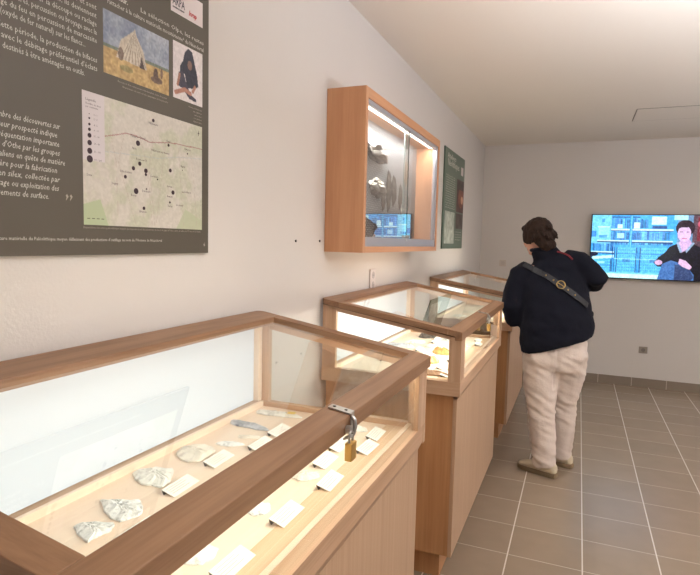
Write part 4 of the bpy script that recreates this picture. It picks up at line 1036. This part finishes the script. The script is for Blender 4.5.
# --- crossbody strap: a leather band lying over the back
dgb = bpy.context.evaluated_depsgraph_get()
jko = [o for o in who.children if o.name.startswith('jacket')][0]
bpy.context.view_layer.update()
from mathutils.bvhtree import BVHTree
bvh = BVHTree.FromPolygons([v.co for v in jko.data.vertices], [tuple(p.vertices) for p in jko.data.polygons])
def on_back(p, out):          # nearest point of the jacket, lifted
    loc, n, i, d = bvh.ray_cast(p-F3*.5+V((0, 0, 0)), F3)
    if loc is None: loc, n, i, d = bvh.find_nearest(p)
    return loc+n*out, n
def ribbon(name, path, width, thick, mat, parent, lift=.004):
    t = bmesh.new(); rings = []
    P_ = [on_back(p, lift) for p in path]
    for i, (p, n) in enumerate(P_):
        a = P_[max(0, i-1)][0]; b = P_[min(len(P_)-1, i+1)][0]; d = (b-a).normalized(); s_ = d.cross(n).normalized()*width/2
        rings.append([t.verts.new(p-s_), t.verts.new(p-s_+n*thick), t.verts.new(p+s_+n*thick), t.verts.new(p+s_)])
    for A, B in zip(rings, rings[1:]):
        for k in range(4): t.faces.new((A[k], A[(k+1) % 4], B[(k+1) % 4], B[k]))
    t.faces.new(rings[0]); t.faces.new(rings[-1][::-1]); bmesh.ops.recalc_face_normals(t, faces=t.faces)
    me = bpy.data.meshes.new(name); t.to_mesh(me); t.free()
    o = link(name, me, parent, [mat]); return o, P_
A_, B_ = W_(.800, 3.72, 1.372), W_(1.140, 3.86, 1.125)
path = [A_.lerp(B_, i/26) + UP*(.012*math.sin(math.pi*i/26)) for i in range(27)]
strap, SP = ribbon('bag_strap', path, .036, .004, M_LEATH, who, .006)
strap['label'] = 'black leather crossbody strap'
bk = MB(); p, n = SP[14]; d = (SP[15][0]-SP[13][0]).normalized(); s_ = d.cross(n).normalized(); p = p+n*.009
bk.tube([p+d*(.026*math.cos(t))+s_*(.025*math.sin(t)) for t in [i*2*math.pi/20 for i in range(20)]], .0034, M_GOLD, 8, True)
bk.tube([p-d*.024, p+d*.024], .0026, M_GOLD, 8)
bk.build('buckle', strap, True)
st = MB()
for i in (8, 11, 17, 20): st.ball(SP[i][0]+SP[i][1]*.005, .0055, M_GOLD, sub=2)
st.build('stud', strap, True)
rp_ = [on_back(W_(x, 3.75, z), .002) for x, z in ((1.005, 1.462), (1.03, 1.458), (1.055, 1.450), (1.08, 1.437), (1.10, 1.415))]
MB().tube([q[0]+q[1]*.002 for q in rp_], .006, M_RED, 8).build('shoulder_piping', who, True)
# --- shoes
def shoe(a_, dr, suffix):
    dr = dr.normalized(); sd = V((-dr.y, dr.x, 0)); g0 = V((a_.x, a_.y, 0))
    u = MB()
    u.loft([(g0-dr*.076+UP*.048, sd*.022, UP*.026), (g0-dr*.062+UP*.052, sd*.036, UP*.036), (g0-dr*.02+UP*.055, sd*.040, UP*.042), (g0+dr*.04+UP*.052, sd*.044, UP*.036),
            (g0+dr*.10+UP*.042, sd*.047, UP*.024), (g0+dr*.15+UP*.036, sd*.044, UP*.018), (g0+dr*.178+UP*.032, sd*.028, UP*.012)], n=22, power=2.3)
    uo = remeshed(u, 'shoe', .006, M_SHOE, who, 2)
    s2 = MB()
    def outline(sc_, z):
        P2 = []
        for f, w in ((-.082, .012), (-.078, .030), (-.05, .040), (0, .042), (.05, .044), (.10, .050), (.15, .047), (.18, .030), (.188, .010)): P2.append((f, w*sc_))
        return [g0+dr*f+sd*w+UP*z for f, w in P2]+[g0+dr*f-sd*w+UP*z for f, w in P2[::-1]]
    t = bmesh.new(); r_ = []
    for sc_, z in ((1.0, .001), (1.04, .010), (1.04, .020), (1.0, .030)): r_.append([t.verts.new(q) for q in outline(sc_, z)])
    for A, B in zip(r_, r_[1:]):
        for k in range(len(A)): t.faces.new((A[k], A[(k+1) % len(A)], B[(k+1) % len(A)], B[k]))
    t.faces.new(r_[0][::-1]); t.faces.new(r_[-1]); bmesh.ops.recalc_face_normals(t, faces=t.faces)
    s2._merge(t, M_SOLE); s2.build('sole', uo)
    lc = MB()
    for f in (.045, .065, .085):
        lc.tube([g0+dr*f-sd*.022+UP*(.090-(f-.045)*.35), g0+dr*(f+.004)+UP*(.096-(f-.045)*.4), g0+dr*f+sd*.022+UP*(.090-(f-.045)*.35)], .003, M_RUB, 6)
    lc.build('laces', uo, True)
shoe(ankL, V((-.92, .38, 0)), 'L'); shoe(ankR, V((-.92, .38, 0)), 'R')
